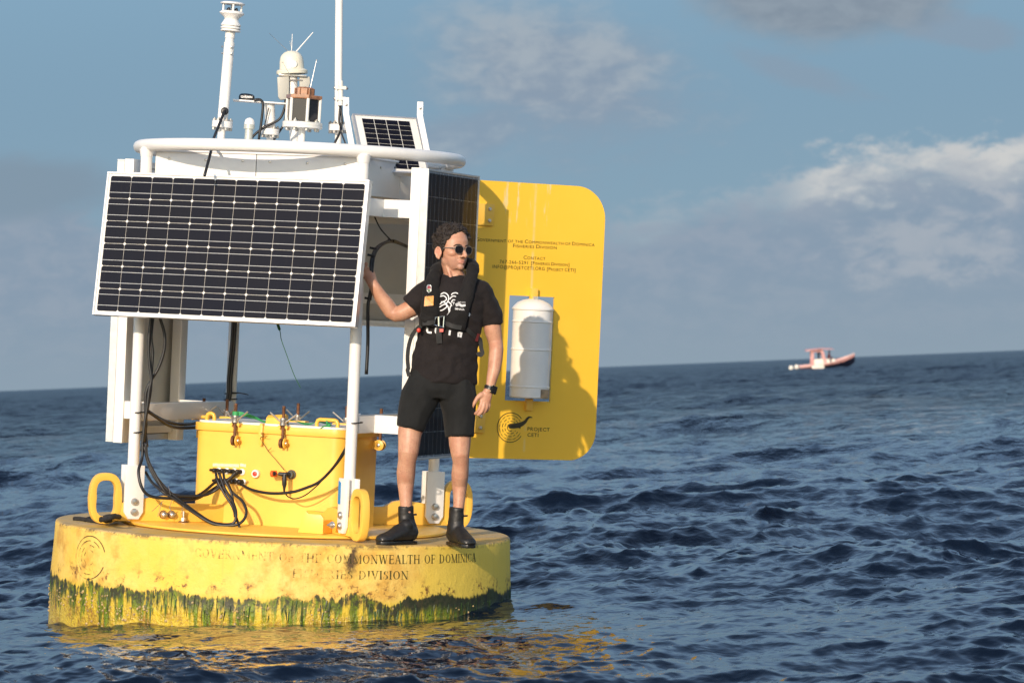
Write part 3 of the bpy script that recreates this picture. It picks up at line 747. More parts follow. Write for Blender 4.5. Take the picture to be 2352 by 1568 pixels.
# white canister held in the window
cx_ = (hx0 + hx1) / 2 + 0.002
cyb = (hz0 + 0.018); cyt = V2(1215, 708)[1]
prof = [(0.012, cyb + 0.004), (0.108, cyb + 0.0), (0.114, cyb + 0.006)]
for zz in (cyb + 0.065, cyb + 0.28, cyb + 0.44):
    prof += [(0.114, zz - 0.006), (0.118, zz - 0.003), (0.118, zz + 0.003), (0.114, zz + 0.006)]
prof += [(0.114, cyt - 0.012), (0.121, cyt - 0.008), (0.121, cyt), (0.112, cyt + 0.012), (0.092, cyt + 0.033), (0.058, cyt + 0.049), (0.02, cyt + 0.056), (0.004, cyt + 0.057)]
can = G().lathe(prof, vx * cx_ + vn * 0.02, n=40).build('canister', M_white, vane, smooth=32)
G().box(vx * cx_ + vn * 0.02 + Z * (cyt + 0.058), vx * 0.011, vn * 0.04, Z * 0.012).build('latch', M_grey, can)
G().box(vx * (cx_ + 0.045) + vn * 0.129 + Z * (cyb + 0.03), vx * 0.026, vn * 0.006, Z * 0.024).build('drain_box', mat('corroded_box', (0.30, 0.21, 0.12), 0.6, var=0.4, vscale=20), can, bevel=0.002)
for zz, hh_ in ((hz1 + 0.012, 0.034), (hz0 - 0.020, 0.034)):
    G().box(vx * cx_ + vn * 0.022 + Z * zz, vx * 0.021, vn * 0.014, Z * hh_).build('canister_bracket', M_yel, vane, bevel=0.002)

# ------------------------------------------------------------------ lettering stencilled on the float
def L_(*strokes): return strokes
def serif_letters():
    T, t_ = 0.15, 0.055
    V = lambda x, w=T, y0=0.0, y1=1.0: ('q', [(x - w / 2, y0), (x + w / 2, y0), (x + w / 2, y1), (x - w / 2, y1)])
    S = lambda x0, x1, y: ('q', [(x0, y - 0.022), (x1, y - 0.022), (x1, y + 0.022), (x0, y + 0.022)])
    Hb = lambda x0, x1, y: ('q', [(x0, y - 0.03), (x1, y - 0.03), (x1, y + 0.03), (x0, y + 0.03)])
    D = lambda x0, y0, x1, y1, w: ('q', [(x0 - w / 2, y0), (x0 + w / 2, y0), (x1 + w / 2, y1), (x1 - w / 2, y1)])
    A = lambda cx, cy, rx, ry, a0, a1: ('a', cx, cy, rx, ry, a0, a1)
    b, u = 0.022, 0.978
    return {
     'G': (0.86, [A(0.46, 0.5, 0.36, 0.48, 35, 325), V(0.78, 0.13, 0.06, 0.44), S(0.62, 0.90, 0.45), V(0.78, 0.04, 0.70, 0.95)]),
     'O': (0.94, [A(0.47, 0.5, 0.38, 0.48, 0, 360)]),
     'C': (0.82, [A(0.46, 0.5, 0.36, 0.48, 38, 322), V(0.76, 0.04, 0.70, 0.97)]),
     'V': (0.86, [D(0.16, 1, 0.44, 0.0, 0.15), D(0.72, 1, 0.46, 0.0, 0.055), S(0.0, 0.32, u), S(0.58, 0.86, u)]),
     'E': (0.74, [V(0.2), Hb(0.2, 0.62, 0.52), Hb(0.2, 0.66, 0.03), Hb(0.2, 0.64, 0.97), V(0.66, 0.04, 0.0, 0.24), V(0.64, 0.04, 0.78, 1), V(0.58, 0.04, 0.42, 0.62), S(0.05, 0.3, b), S(0.05, 0.3, u)]),
     'R': (0.86, [V(0.2), A(0.38, 0.75, 0.24, 0.23, -90, 90), Hb(0.2, 0.4, 0.97), Hb(0.2, 0.4, 0.51), D(0.76, 0, 0.40, 0.5, 0.13), S(0.05, 0.36, b), S(0.66, 0.88, b), S(0.05, 0.3, u)]),
     'N': (0.92, [V(0.18, 0.05), V(0.76, 0.05), D(0.74, 0, 0.16, 1, 0.16), S(0.04, 0.32, b), S(0.62, 0.90, u), S(0.02, 0.2, u)]),
     'M': (1.10, [V(0.18, 0.05), V(0.92, 0.15), D(0.54, 0, 0.18, 1, 0.15), D(0.54, 0, 0.90, 1, 0.055), S(0.04, 0.32, b), S(0.78, 1.06, b), S(0.02, 0.2, u), S(0.9, 1.06, u)]),
     'T': (0.78, [V(0.39), Hb(0.06, 0.72, 0.97), V(0.07, 0.04, 0.76, 1), V(0.71, 0.04, 0.76, 1), S(0.24, 0.54, b)]),
     'F': (0.70, [V(0.2), Hb(0.2, 0.58, 0.52), Hb(0.2, 0.62, 0.97), V(0.62, 0.04, 0.76, 1), V(0.56, 0.04, 0.42, 0.62), S(0.05, 0.36, b), S(0.05, 0.3, u)]),
     'H': (0.94, [V(0.2), V(0.74), Hb(0.2, 0.74, 0.5), S(0.05, 0.36, b), S(0.59, 0.89, b), S(0.05, 0.36, u), S(0.59, 0.89, u)]),
     'W': (1.22, [D(0.18, 1, 0.40, 0, 0.15), D(0.60, 1, 0.42, 0, 0.055), D(0.60, 1, 0.82, 0, 0.15), D(1.04, 1, 0.84, 0, 0.055), S(0.02, 0.32, u), S(0.46, 0.7, u), S(0.92, 1.18, u)]),
     'A': (0.88, [D(0.16, 0, 0.42, 1, 0.055), D(0.70, 0, 0.44, 1, 0.15), Hb(0.26, 0.6, 0.36), S(0.03, 0.28, b), S(0.56, 0.86, b)]),
     'L': (0.72, [V(0.2), Hb(0.2, 0.66, 0.03), V(0.66, 0.04, 0, 0.26), S(0.05, 0.36, b), S(0.05, 0.36, u)]),
     'D': (0.92, [V(0.2), A(0.38, 0.5, 0.42, 0.47, -90, 90), Hb(0.2, 0.4, 0.97), Hb(0.2, 0.4, 0.03), S(0.05, 0.25, b), S(0.05, 0.25, u)]),
     'I': (0.42, [V(0.21), S(0.06, 0.36, b), S(0.06, 0.36, u)]),
     'S': (0.66, [A(0.34, 0.74, 0.22, 0.22, 60, 268), A(0.34, 0.27, 0.24, 0.25, -120, 88), V(0.52, 0.04, 0.74, 0.98), V(0.10, 0.04, 0.02, 0.28)]),
     ' ': (0.5, [])}
LET = serif_letters()
def hull_r(z): return 1.2685 + max(0.0, min(1.0, (-z - 0.035) / 0.265)) * 0.0165
def wrap(s, z, lift=0.0022):
    a = s / 1.28; r_ = hull_r(z) + lift; return Vector((r_ * math.sin(a), -r_ * math.cos(a), z))
def hull_text(s, th0, th1, zc, cap):
    wtot = sum(LET[c][0] for c in s) ; s0 = rad(th0) * 1.28; k = (rad(th1) * 1.28 - s0) / wtot; x = 0.0; g = G()
    for ch in s:
        w_, st = LET[ch]
        for q in st:
            if q[0] == 'q':
                pl = q[1]; xs = sorted(set(p[0] for p in pl)); g.add([wrap(s0 + (x + a) * k, zc + (b_ - 0.5) * cap) for a, b_ in pl], [tuple(range(len(pl)))])
            else:
                _, cx, cy, rx, ry, a0, a1 = q; n = max(6, int(abs(a1 - a0) / 15)); v = []; f = []
                for i in range(n + 1):
                    a = rad(a0 + (a1 - a0) * i / n); tw = 0.055 + 0.10 * abs(math.cos(a))
                    for sg in (0, 1):
                        v.append(wrap(s0 + (x + cx + math.cos(a) * (rx - sg * tw)) * k, zc + (cy + math.sin(a) * (ry - sg * 0.055) - 0.5) * cap))
                for i in range(n): f.append((2 * i, 2 * i + 1, 2 * i + 3, 2 * i + 2))
                g.add(v, f)
        x += w_
    g.build('stencilled_lettering', M_ink_hull, hull, smooth=0)['kind'] = 'stuff'
hull_text('GOVERNMENT OF THE COMMONWEALTH OF DOMINICA', -21.5, 55.0, -0.072, 0.047)
hull_text('FISHERIES DIVISION', 2.2, 31.5, -0.155, 0.045)
g = G()
def hull_arc(g, R_, a0, a1, w, sc=-1.21, zc=-0.155):
    n = max(3, int(abs(a1 - a0) / 8)); v = []; f = []
    for i in range(n + 1):
        a = rad(a0 + (a1 - a0) * i / n)
        for rr_ in (R_ - w / 2, R_ + w / 2): v.append(wrap(sc + math.cos(a) * rr_ * 1.25, zc + math.sin(a) * rr_))
    for i in range(n): f.append((2 * i, 2 * i + 1, 2 * i + 3, 2 * i + 2))
    g.add(v, f)
hull_arc(g, 0.115, 20, 340, 0.006)
for R_, aa in ((0.09, (40, 90, 110, 150, 200, 250)), (0.065, (60, 130, 170, 230)), (0.04, (50, 140, 200, 290))):
    for a in aa: hull_arc(g, R_, a, a + 34, 0.005)
g.build('worn_emblem', M_ink_logo, hull, smooth=0)
# ------------------------------------------------------------------ instruments on the top deck
def C1(cx, cy): return (459.4 + cx * 0.2637, cy * 0.2637)      # enlarged views of the picture -> picture positions
def C2(cx, cy): return (191.4 + cx * 0.293, 352.2 + cy * 0.293)
def C3(cx, cy): return (803.9 + cx * 0.2929, 229.7 + cy * 0.2929)
def C6(cx, cy): return (191.4 + cx * 0.2441, 689.0 + cy * 0.2441)
def C7(cx, cy): return (382.8 + cx * 0.2278, 918.7 + cy * 0.2278)
def C9(cx, cy): return (76.6 + cx * 0.2929, 1033.6 + cy * 0.2929)
def axis_lathe(name, mt, parent, a, b, prof, n=28, sc=410.0, smooth=38):
    """profile in picture pixels along the line a->b"""
    a, b = Vector(a), Vector(b); ax = (b - a).normalized()
    return G().lathe([(r / sc, h / sc) for r, h in prof], a, ax, n).build(name, mt, parent, smooth=smooth)
def down_to_deck(a, dirv, z=2.062): a = Vector(a); d = Vector(dirv).normalized(); return a + d * ((z - a.z) / d.z)
def flange(parent, a, ax, r, th, nb=6, mt=M_white, rb=0.008):
    """two bolted discs centred on a"""
    ax = Vector(ax).normalized(); u = ax.orthogonal().normalized(); w = ax.cross(u); a = Vector(a)
    fl = G().lathe([(r * 0.97, -th / 2), (r, -th / 2 + 0.002), (r, -0.001), (r * 0.985, 0.0), (r, 0.001), (r, th / 2 - 0.002), (r * 0.97, th / 2)], a, ax, 32).build('flange', mt, parent)
    for k in range(nb):
        q = a + (u * math.cos(2 * math.pi * k / nb + 0.3) + w * math.sin(2 * math.pi * k / nb + 0.3)) * r * 0.78
        G().lathe([(rb, -th / 2 - 0.016), (rb * 1.5, -th / 2 - 0.014), (rb * 1.5, -th / 2 - 0.001), (rb, -th / 2), (rb, th / 2), (rb * 1.5, th / 2 + 0.001), (rb * 1.5, th / 2 + 0.010), (rb * 0.6, th / 2 + 0.011), (rb * 0.6, th / 2 + 0.018)], q, ax, 8).build('bolt', M_steel, fl)
    return fl
# wind sensor
y_ = -0.15
a = P(510.6, 286, y_); b = P(534.5, 12, y_); ax = (b - a).normalized()
wm = part('wind_sensor', buoy)
d0 = down_to_deck(a, ax)
G().cyl(d0, a, 0.021, 16).build('pipe', M_white, wm); flange(wm, a, ax, 0.057, 0.036, 6)
axis_lathe('pole', M_white, wm, a, b, [(12.0, 5), (12.0, 186), (10.5, 187), (10.5, 189)])
axis_lathe('sensor_body', M_white, wm, a, b, [(10.2, 189), (10.2, 196), (11.2, 197), (11.2, 212), (14, 213), (22.5, 211.5), (23.5, 213), (20, 217), (14, 218), (23, 217.5), (23.5, 219.5), (19, 224), (14, 224.5), (22.5, 224), (23, 226), (20, 231), (17, 236), (15.5, 239), (17, 243), (26, 250), (28, 252), (28, 254), (24, 257.5), (3, 259)], 36)
top_c = a + ax * (275 / 410)
G().lathe([(0.06, -0.006), (0.068, -0.003), (0.068, 0.002), (0.055, 0.008), (0.02, 0.011)], top_c, ax, 32).build('sensor_cap', M_white, wm)
u = ax.orthogonal().normalized(); w = ax.cross(u)
for k in range(4):
    q = (u * math.cos(k * math.pi / 2 + 0.9) + w * math.sin(k * math.pi / 2 + 0.9)) * 0.050
    G().cyl(a + ax * (256 / 410) + q, top_c + q, 0.0055, 8).build('rod', M_white, wm)
    q = (u * math.cos(k * math.pi / 2 + 1.7) + w * math.sin(k * math.pi / 2 + 1.7)) * 0.030
    G().lathe([(0.010, 0), (0.010, 0.008), (0.008, 0.009), (0.007, 0.016), (0.003, 0.02)], a + ax * (257 / 410) + q, ax, 10).build('transducer', M_black, wm)
for k in (0, 1):
    q = P(*C1(272, 412 + k * 57), y_ - 0.031); G().lathe([(0.008, 0), (0.007, 0.005), (0.002, 0.007)], q, (0, -1, 0), 8).build('bolt', M_steel, wm)
    q = P(*C1(200, 408 + k * 57), y_); G().lathe([(0.006, 0), (0.006, 0.008)], q, (-1, 0, 0), 8).build('bolt', M_steel, wm)
G().lathe([(0.022, 0), (0.022, 0.006), (0.014, 0.010)], P(*C1(215, 970), y_ - 0.030), (0, -1, 0.1), 16).build('grommet', M_black, wm)
# tall whip mast
y_ = 0.0
a = P(777, 293, y_); b = P(780, -150, y_); ax = (b - a).normalized(); tm = part('whip_mast', buoy)
G().cyl(down_to_deck(a, ax), a, 0.019, 16).build('pipe', M_white, tm); flange(tm, a, ax, 0.056, 0.036, 6)
G().cyl(a + ax * 0.016, a + ax * 0.018 + (b - a), 0.0215, 20).build('pole', M_white, tm)
G().cyl(P(*C1(1224, 920), y_ - 0.028), P(*C1(1224, 705), y_ - 0.028), 0.0155, 16).build('antenna_sleeve', M_white2, tm)
for cy in (768, 862):
    q = P(*C1(1225, cy), y_ - 0.01); G().tube([q + Vector((-0.034, 0, 0)), q + Vector((0.036, 0, 0))], 0.006, 8).build('clamp_bolt', M_steel, tm)
    G().box(q + Vector((0.0, -0.035, 0)), (0.030, 0, 0), (0, 0.003, 0), (0, 0, 0.009)).build('clamp', M_steel, tm)
    for sx in (-0.031, 0.033): G().ball(q + Vector((sx, -0.004, 0)), 0.010, n=6).build('nut', M_steel, tm)
# lantern
y_ = -0.12
a = P(694.5, 288, y_); ax = Vector((0.02, 0, 1)).normalized(); lt = part('lantern', buoy)
G().cyl(down_to_deck(a, ax), a, 0.0195, 16).build('pipe', M_white, lt); flange(lt, a, ax, 0.111, 0.034, 8, M_white2)
o = a + ax * 0.019; hexr = 0.098
u = Vector((1, 0, 0)); u = (u - ax * u.dot(ax)).normalized(); w = ax.cross(u)
def hexp(r, k, h, off=math.pi / 6 + 0.25): return o + ax * h + (u * math.cos(k * math.pi / 3 + off) + w * math.sin(k * math.pi / 3 + off)) * r
G().add([hexp(hexr - 0.008, k, h) for h in (0.0, 0.124) for k in range(6)], [tuple(range(6)), tuple(range(6, 12))] + [(k, (k + 1) % 6, (k + 1) % 6 + 6, k + 6) for k in range(6)]).build('cell_block', mat('black_glass', (0.008, 0.008, 0.014), 0.12, var=0.1), lt, smooth=0)
for k in range(6):
    G().cyl(hexp(hexr - 0.004, k, 0.0), hexp(hexr - 0.004, k, 0.128), 0.009, 8).build('pillar', M_white2, lt)
G().add([hexp(r_, k, h) for (r_, h) in ((hexr + 0.004, 0.125), (hexr + 0.006, 0.130), (hexr + 0.006, 0.146), (hexr - 0.01, 0.149)) for k in range(6)], [tuple(range(6)), tuple(range(18, 24))] + [(j * 6 + k, j * 6 + (k + 1) % 6, j * 6 + (k + 1) % 6 + 6, j * 6 + k + 6) for j in range(3) for k in range(6)]).build('crown', M_copper, lt, smooth=0)
for k in range(30):
    q = hexp(hexr * 0.93, k / 5.0, 0.138) if False else None
G().lathe([(0.054, 0.149), (0.054, 0.185), (0.044, 0.192), (0.012, 0.194)], o, ax, 6).build('lens', M_copper, lt, smooth=0)
for k in range(6): G().cyl(o + ax * 0.15 + (u * math.cos(k * math.pi / 3) + w * math.sin(k * math.pi / 3)) * 0.053, o + ax * 0.186 + (u * math.cos(k * math.pi / 3) + w * math.sin(k * math.pi / 3)) * 0.053, 0.004, 6).build('lens_rib', M_copper, lt)
for (c_, e_) in (((960, 772), (1015, 525)), ((850, 772), (720, 545))):
    G().tube([P(*C1(*c_), y_), P(*C1(*e_), y_)], [0.0022, 0.0012], 6).build('bird_spike', M_steel, lt); G().ball(P(*C1(*e_), y_), 0.004, n=5).build('spike_tip', M_steel, lt)
# satellite dome on its pole
y_ = 0.22
a = P(676, 300, y_); b = P(671, 170, y_); ax = (b - a).normalized(); sdm = part('satellite_dome', buoy)
M_cream = mat('cream_radome', (0.74, 0.70, 0.56), 0.4, var=0.03)
G().cyl(down_to_deck(a, ax), b, 0.028, 18).build('pole', M_white, sdm)
axis_lathe('radome', M_cream, sdm, b, b + ax, [(30, -1), (36, 0), (36.5, 6), (34, 9), (29, 11), (28.5, 13), (28, 28), (26, 38), (22, 45), (15, 50.5), (7, 53), (1, 53.6)], 36)
G().lathe([(0.024, 0), (0.022, 0.004), (0.004, 0.006)], P(*C1(810, 560), y_ - 0.068), (0, -1, 0.1), 20).build('radome_badge', M_white2, sdm)
g1 = [C1(665, 668), C1(776, 664), C1(775, 862), C1(700, 872), C1(678, 845)]
for poly, yy in (([C1(672, 672), C1(776, 664), C1(775, 860), C1(700, 872), C1(680, 845)], y_ - 0.045), ([C1(866, 664), C1(955, 668), C1(960, 720), C1(935, 800), C1(866, 800)], y_ - 0.03)):
    q = [P(px, py, yy) for px, py in poly]; n = len(q)
    G().add(q + [p + Vector((0, 0.07, 0)) for p in q], [tuple(range(n)), tuple(range(n, 2 * n))] + [(i, (i + 1) % n, (i + 1) % n + n, i + n) for i in range(n)]).build('antenna_box', M_grey, sdm, bevel=0.004)
G().box(P(*C1(808, 662), y_), (0.078, 0, 0), (0, 0.05, 0), (0, 0, 0.005)).build('mount_plate', M_steel, sdm, bevel=0.001)
for cy in (700, 845): G().tube([P(*C1(745, cy), y_ - 0.035), P(*C1(890, cy), y_ - 0.035)], 0.0045, 8).build('u_bolt', M_steel, sdm)
for (c_, e_, r_) in (((835, 455), (985, 283), 0.0042), ((770, 450), (602, 291), 0.0016), ((798, 448), (804, 296), 0.0016), ((797, 420), (782, 358), 0.0012)):
    G().tube([P(*C1(*c_), y_), P(*C1(*e_), y_)], [r_, r_ * 0.6], 6).build('bird_spike', M_white if r_ > 0.004 else M_steel, sdm)
# receiver on a small table
y_ = 0.02
rc = part('receiver_table', buoy)
q = P(*C1(612, 1150), y_); ax = Vector((0.04, 0, 1)).normalized()
G().cyl(down_to_deck(q, ax), q, 0.019, 16).build('pipe', M_white, rc); flange(rc, q, ax, 0.050, 0.034, 6)
G().cyl(q + ax * 0.017, P(*C1(605, 905), y_), 0.029, 18).build('pole', M_white, rc)
tb = P(*C1(520, 892), y_); tbx = (P(*C1(752, 912), y_) - P(*C1(290, 878), y_)) / 2
G().box(tb, tbx, (0, 0.06, 0), (0, 0, 0.0045)).build('table_plate', M_white, rc, bevel=0.003)
pc = P(*C1(405, 874), y_)
G().lathe([(0.043, 0.001), (0.045, 0.012), (0.043, 0.026), (0.034, 0.034), (0.012, 0.037)], pc, ax, 28).build('receiver_puck', M_black, rc)
tv, tf = text_mesh('GARMIN', 0.017, 0.0006, 'CENTER')
G().add([pc + Vector((v[0], -0.0462, 0.010 + v[1])) for v in tv], tf).build('lettering', M_white, rc, smooth=0)
# little dome sensor
y_ = -0.25
q = P(*C1(431, 1080), y_); ds = part('dome_sensor', buoy)
G().lathe([(0.022, -0.12), (0.022, -0.03), (0.030, -0.028), (0.030, -0.004), (0.027, -0.003)], q, (0.03, 0, 1), 20).build('sensor_tube', mat('pale_metal', (0.55, 0.56, 0.50), 0.35, 0.3, var=0.08), ds)
G().lathe([(0.028, -0.003), (0.028, 0.008), (0.024, 0.022), (0.014, 0.031), (0.003, 0.034)], q, (0.03, 0, 1), 20).build('sensor_dome', M_white, ds)
G().cyl(q - Vector((0, 0, 0.12)), down_to_deck(q, (0.03, 0, 1)), 0.02, 12).build('pipe', M_white, ds)
# small tilted solar panel with its straps
y_ = -0.08
tl_ = P(806, 262, y_); tr_ = P(962, 271, y_ - 0.06)
x = (tr_ - tl_).normalized(); nrm = Vector((math.cos(rad(-72)) * 0.8, math.sin(rad(-72)) * 0.8, 0.6)).normalized()
x = Vector((-nrm.y, nrm.x, 0)).normalized(); yv = nrm.cross(x)
ctr = (tl_ + tr_) / 2 - yv * 0.20
root = link('small_solar_panel', None, buoy, frameM(ctr, x, yv))
hw, hh = (tr_ - tl_).length / 2, 0.20
wx, wy = 0.285 / 4, 0.345 / 10
SC_ = bpy.data.meshes.new('small_cell'); g_ = G().abox(-wx / 2 + 0.0022, wx / 2 - 0.0022, -wy / 2 + 0.0016, wy / 2 - 0.0016, -0.001, 0.0006); SC_.from_pydata([tuple(v) for v in g_.v], [], g_.f); SC_.materials.append(M_cell)
G().abox(-hw + 0.004, hw - 0.004, -hh + 0.004, hh - 0.004, -0.006, -0.002).build('backsheet', M_white2, root)
f = G(); w_ = 0.010
for (a_, b_, c_, d_) in ((-hw, hw, hh - w_, hh), (-hw, hw, -hh, -hh + w_), (-hw, -hw + w_, -hh + w_, hh - w_), (hw - w_, hw, -hh + w_, hh - w_)): f.abox(a_, b_, c_, d_, -0.026, 0.003)
f.build('frame', M_alu, root)
for i in range(4):
    for j in range(10):
        link('cell', SC_, root, Matrix.Translation(((i - 1.5) * wx, (j - 4.5) * wy, 0)))
for sx, (p0, p1, p2) in ((-1, (C1(1272, 850), C1(1272, 990), C1(1325, 1290))), (1, (C1(1918, 888), C1(1915, 1010), C1(1975, 1310)))):
    yy = y_ - 0.03 if sx < 0 else y_ - 0.05
    a_, b_, c_ = P(*p0, yy + 0.02), P(*p1, yy + 0.02), P(*p2, yy - 0.10)
    st = part('panel_strap', root); st.matrix_basis = frameM(ctr, x, yv).inverted()
    for (q0, q1) in ((a_, b_), (b_, c_)):
        m_ = (q0 + q1) / 2; zz = (q1 - q0) / 2; G().box(m_, (0.0165, 0, 0), Vector((0, 0.004, 0)), zz).build('strap', M_white, st)
    G().lathe([(0.009, 0), (0.008, 0.006), (0.003, 0.008)], a_ * 0.55 + b_ * 0.45 + Vector((0, -0.004, 0)), (0, -1, 0), 10).build('bolt', M_steel, st)
# bare stays seen behind the ring
G().box(P(*C1(1940, 1440), 0.1), (0.012, 0, 0), (0, 0.004, 0), (0.028, 0, 0.055)).build('stay', M_white, buoy)

# ------------------------------------------------------------------ yellow equipment chest
chest = part('equipment_chest', buoy)
bw, bd = 0.452, 0.275; zt_ = 0.562
def rrect(w, d, r, n=7): return rounded([(-w, -d, r), (w, -d, r), (w, d, r), (-w, d, r)], n)
# local x along ft, local y along -fn (away from the viewer)
bx, by = ft, -fn
G().prism(rrect(bw, bd, 0.075), Z * ((0.022 + zt_ - 0.035) / 2), bx, by, (zt_ - 0.035 - 0.022) / 2).build('chest_body', M_yel, chest, smooth=30)
G().prism(rrect(bw + 0.014, bd + 0.014, 0.085), Z * (zt_ - 0.012), bx, by, 0.022).build('chest_rim', M_yel, chest, smooth=30, bevel=0.004)
G().prism(rrect(bw - 0.005, bd - 0.005, 0.07), Z * (zt_ + 0.016), bx, by, 0.006).build('chest_lid', M_white2, chest, smooth=30)
def bp(u_, v_, z): return bx * u_ + by * v_ + Z * z
def swing_bolt(u_, v_, out):
    """threaded eye bolt hinged to the chest wall, wing nut on top; out = outward direction"""
    o_ = out.normalized(); tg = Z.cross(o_); c = bp(u_, v_, 0) + o_ * 0.036
    r_ = part('swing_bolt', chest)
    zt2 = zt_ + 0.125
    G().cyl(c + Z * (zt_ - 0.06), c + Z * zt2, 0.0088, 12).build('threaded_rod', M_rust, r_)
    for k in range(9): G().lathe([(0.0085, -0.002), (0.0102, 0), (0.0085, 0.002)], c + Z * (zt2 - 0.008 - k * 0.0058), (0, 0, 1), 10).build('thread', M_rust, r_) if k < 7 else None
    G().lathe([(0.026, -0.008), (0.028, -0.006), (0.028, 0.006), (0.026, 0.008)], c + Z * (zt_ - 0.080) - tg * 0.006, tg, 18).build('eye', M_rust, r_)
    for s in (-1, 1):
        if s < 0 and v_ < 0: continue
        G().lathe([(0.026, -0.005), (0.030, -0.003), (0.030, 0.003), (0.026, 0.005)], c + Z * (zt_ - 0.080) + tg * 0.016 * s, tg, 18).build('hinge_lug', M_yel, r_)
        G().box(c + Z * (zt_ - 0.08) + tg * 0.016 * s - o_ * 0.022, tg * 0.005, o_ * 0.018, Z * 0.022).build('hinge_base', M_yel, r_)
        G().lathe([(0.011, 0), (0.010, 0.005), (0.004, 0.008)], c + Z * (zt_ - 0.080) + tg * (0.021 * s), tg * s, 12).build('hinge_pin', M_steel, r_)
    G().lathe([(0.020, 0.0), (0.021, 0.003), (0.017, 0.022), (0.019, 0.026), (0.018, 0.040), (0.011, 0.042)], c + Z * (zt_ + 0.018), (0, 0, 1), 14).build('wing_nut', M_steel, r_)
    a_ = rng.uniform(0, 0.8)
    for s in (-1, 1):
        dv = (tg * math.cos(a_) + o_ * math.sin(a_)) * s
        G().tube([c + Z * (zt_ + 0.034) + dv * 0.012, c + Z * (zt_ + 0.085) + dv * 0.085], 0.0048, 8).build('nut_wing', M_steel, r_)
    for s in (-1, 1):                  # fork on the lid
        G().tube([c + tg * 0.021 * s + Z * (zt_ + 0.009) - o_ * 0.10, c + tg * 0.021 * s + Z * (zt_ + 0.009), c + tg * 0.021 * s + Z * (zt_ + 0.009) + o_ * 0.008], 0.0085, 10).build('lid_fork', M_yel, r_)
def front_u(px): return (HIT(px, 975, fn * (bd + 0.036), fn)).dot(ft)
for px in (540, 650.5): swing_bolt(front_u(px), -bd, fn)
swing_bolt(bw - 0.0, 0.02 + 0.10, ft) if False else swing_bolt(bw, 0.17, ft)
for px in (466, 519.5, 683, 795):
    u_ = HIT(px, 960, by * (bd - 0.0), fn).dot(ft); swing_bolt(u_, bd - 0.03, by)
# loop handles
def arch(pxa, pxb, v_, h_, r_=0.011, nm='lid_handle'):
    ua = HIT(pxa, 970, by * v_, fn).dot(ft); ub = HIT(pxb, 970, by * v_, fn).dot(ft); z0 = zt_ + 0.01; c = 0.018
    G().tube([bp(ua, v_, z0), bp(ua, v_, z0 + h_ - c), bp(ua + c * 0.3, v_, z0 + h_ - c * 0.3), bp(ua + c, v_, z0 + h_), bp(ub - c, v_, z0 + h_), bp(ub - c * 0.3, v_, z0 + h_ - c * 0.3), bp(ub, v_, z0 + h_ - c), bp(ub, v_, z0)], r_, 12).build(nm, M_yel, chest)
arch(475, 492, -bd + 0.02, 0.050); arch(728, 776, -bd + 0.03, 0.050)
for px in (470, 530, 690, 790):
    u_ = HIT(px, 965, by * (bd - 0.06), fn).dot(ft); G().box(bp(u_, bd - 0.08, zt_ + 0.022), bx * 0.05, by * 0.03, Z * 0.009).build('lid_lug', M_yel, chest, bevel=0.004)
# hood-shaped latch with an arm down the front
u_ = front_u(622); u0_ = front_u(600)
hd = G()
pts = [bp(u0_ + 0.005 + k * 0.0, -bd + 0.04, 0) for k in range(1)]
prof_h = [(-0.02, 0.0), (-0.015, 0.035), (0.01, 0.05), (0.04, 0.045), (0.055, 0.0)]
va = [bp(u0_ + 0.005, -bd + 0.03 + a_, zt_ + 0.018 + b_) for a_, b_ in prof_h]; vb = [bp(u0_ + 0.115, -bd + 0.03 + a_, zt_ + 0.024 + b_ * 1.1) for a_, b_ in prof_h]
hd.add(va + vb, [tuple(range(5)), tuple(range(5, 10))] + [(i, (i + 1) % 5, (i + 1) % 5 + 5, i + 5) for i in range(5)]).build('latch_hood', M_yel, chest, bevel=0.004)
G().prism([(0, 0.0), (0.016, 0.0), (0.018, 0.11), (0.0, 0.12), (-0.01, 0.09)], bp(u0_ - 0.012, -bd - 0.022, zt_ - 0.10), bx, Z, 0.006).build('latch_arm', M_yel, chest, bevel=0.002)
G().box(bp(u0_ - 0.004, -bd - 0.005, zt_ + 0.016), bx * 0.008, by * 0.022, Z * 0.005).build('latch_arm', M_yel, chest)
# sockets with plugs
def FB(px, py, off=0.0): return HIT(px, py, fn * (bd + off), fn)
def C7f(cx, cy, off=0.0): return FB(*C7(cx, cy), off)
for (cx, cy) in ((528, 708), (608, 712), (686, 716), (762, 722), (545, 812), (625, 816), (700, 820), (772, 826)):
    q = C7f(cx, cy); s_ = part('socket', chest)
    G().lathe([(0.0185, 0), (0.0185, 0.006), (0.014, 0.009)], q, fn, 16).build('collar', M_white2, s_)
    big = cy > 800
    G().lathe([(0.0125 + 0.003 * big, 0.006), (0.0125 + 0.003 * big, 0.035), (0.008, 0.04), (0.008, 0.055), (0.004, 0.058)], q, (fn + (-ft) * (0.9 if not big else 0.6) + Z * 0.05), 12).build('plug', M_black, s_)
q = C7f(905, 740); pc_ = part('capped_port', chest)
G().lathe([(0.0235, 0), (0.0235, 0.016), (0.021, 0.021), (0.015, 0.022)], q, fn, 20).build('collar', M_white2, pc_); G().lathe([(0.014, 0.018), (0.013, 0.026), (0.004, 0.028)], q, fn, 16).build('red_cap', M_red, pc_)
q = C7f(1262, 748); tp = part('tee_connector', chest)
G().lathe([(0.026, 0), (0.026, 0.010), (0.020, 0.014), (0.019, 0.035)], q, fn, 20).build('collar', mat('grey_rubber', (0.07, 0.08, 0.075), 0.5), tp)
G().tube([q + fn * 0.03, q + fn * 0.06 - ft * 0.03, C7f(1190, 748, 0.085), C7f(1130, 740, 0.085)], [0.014, 0.013, 0.012, 0.010], 12).build('tee_arm', M_black, tp)
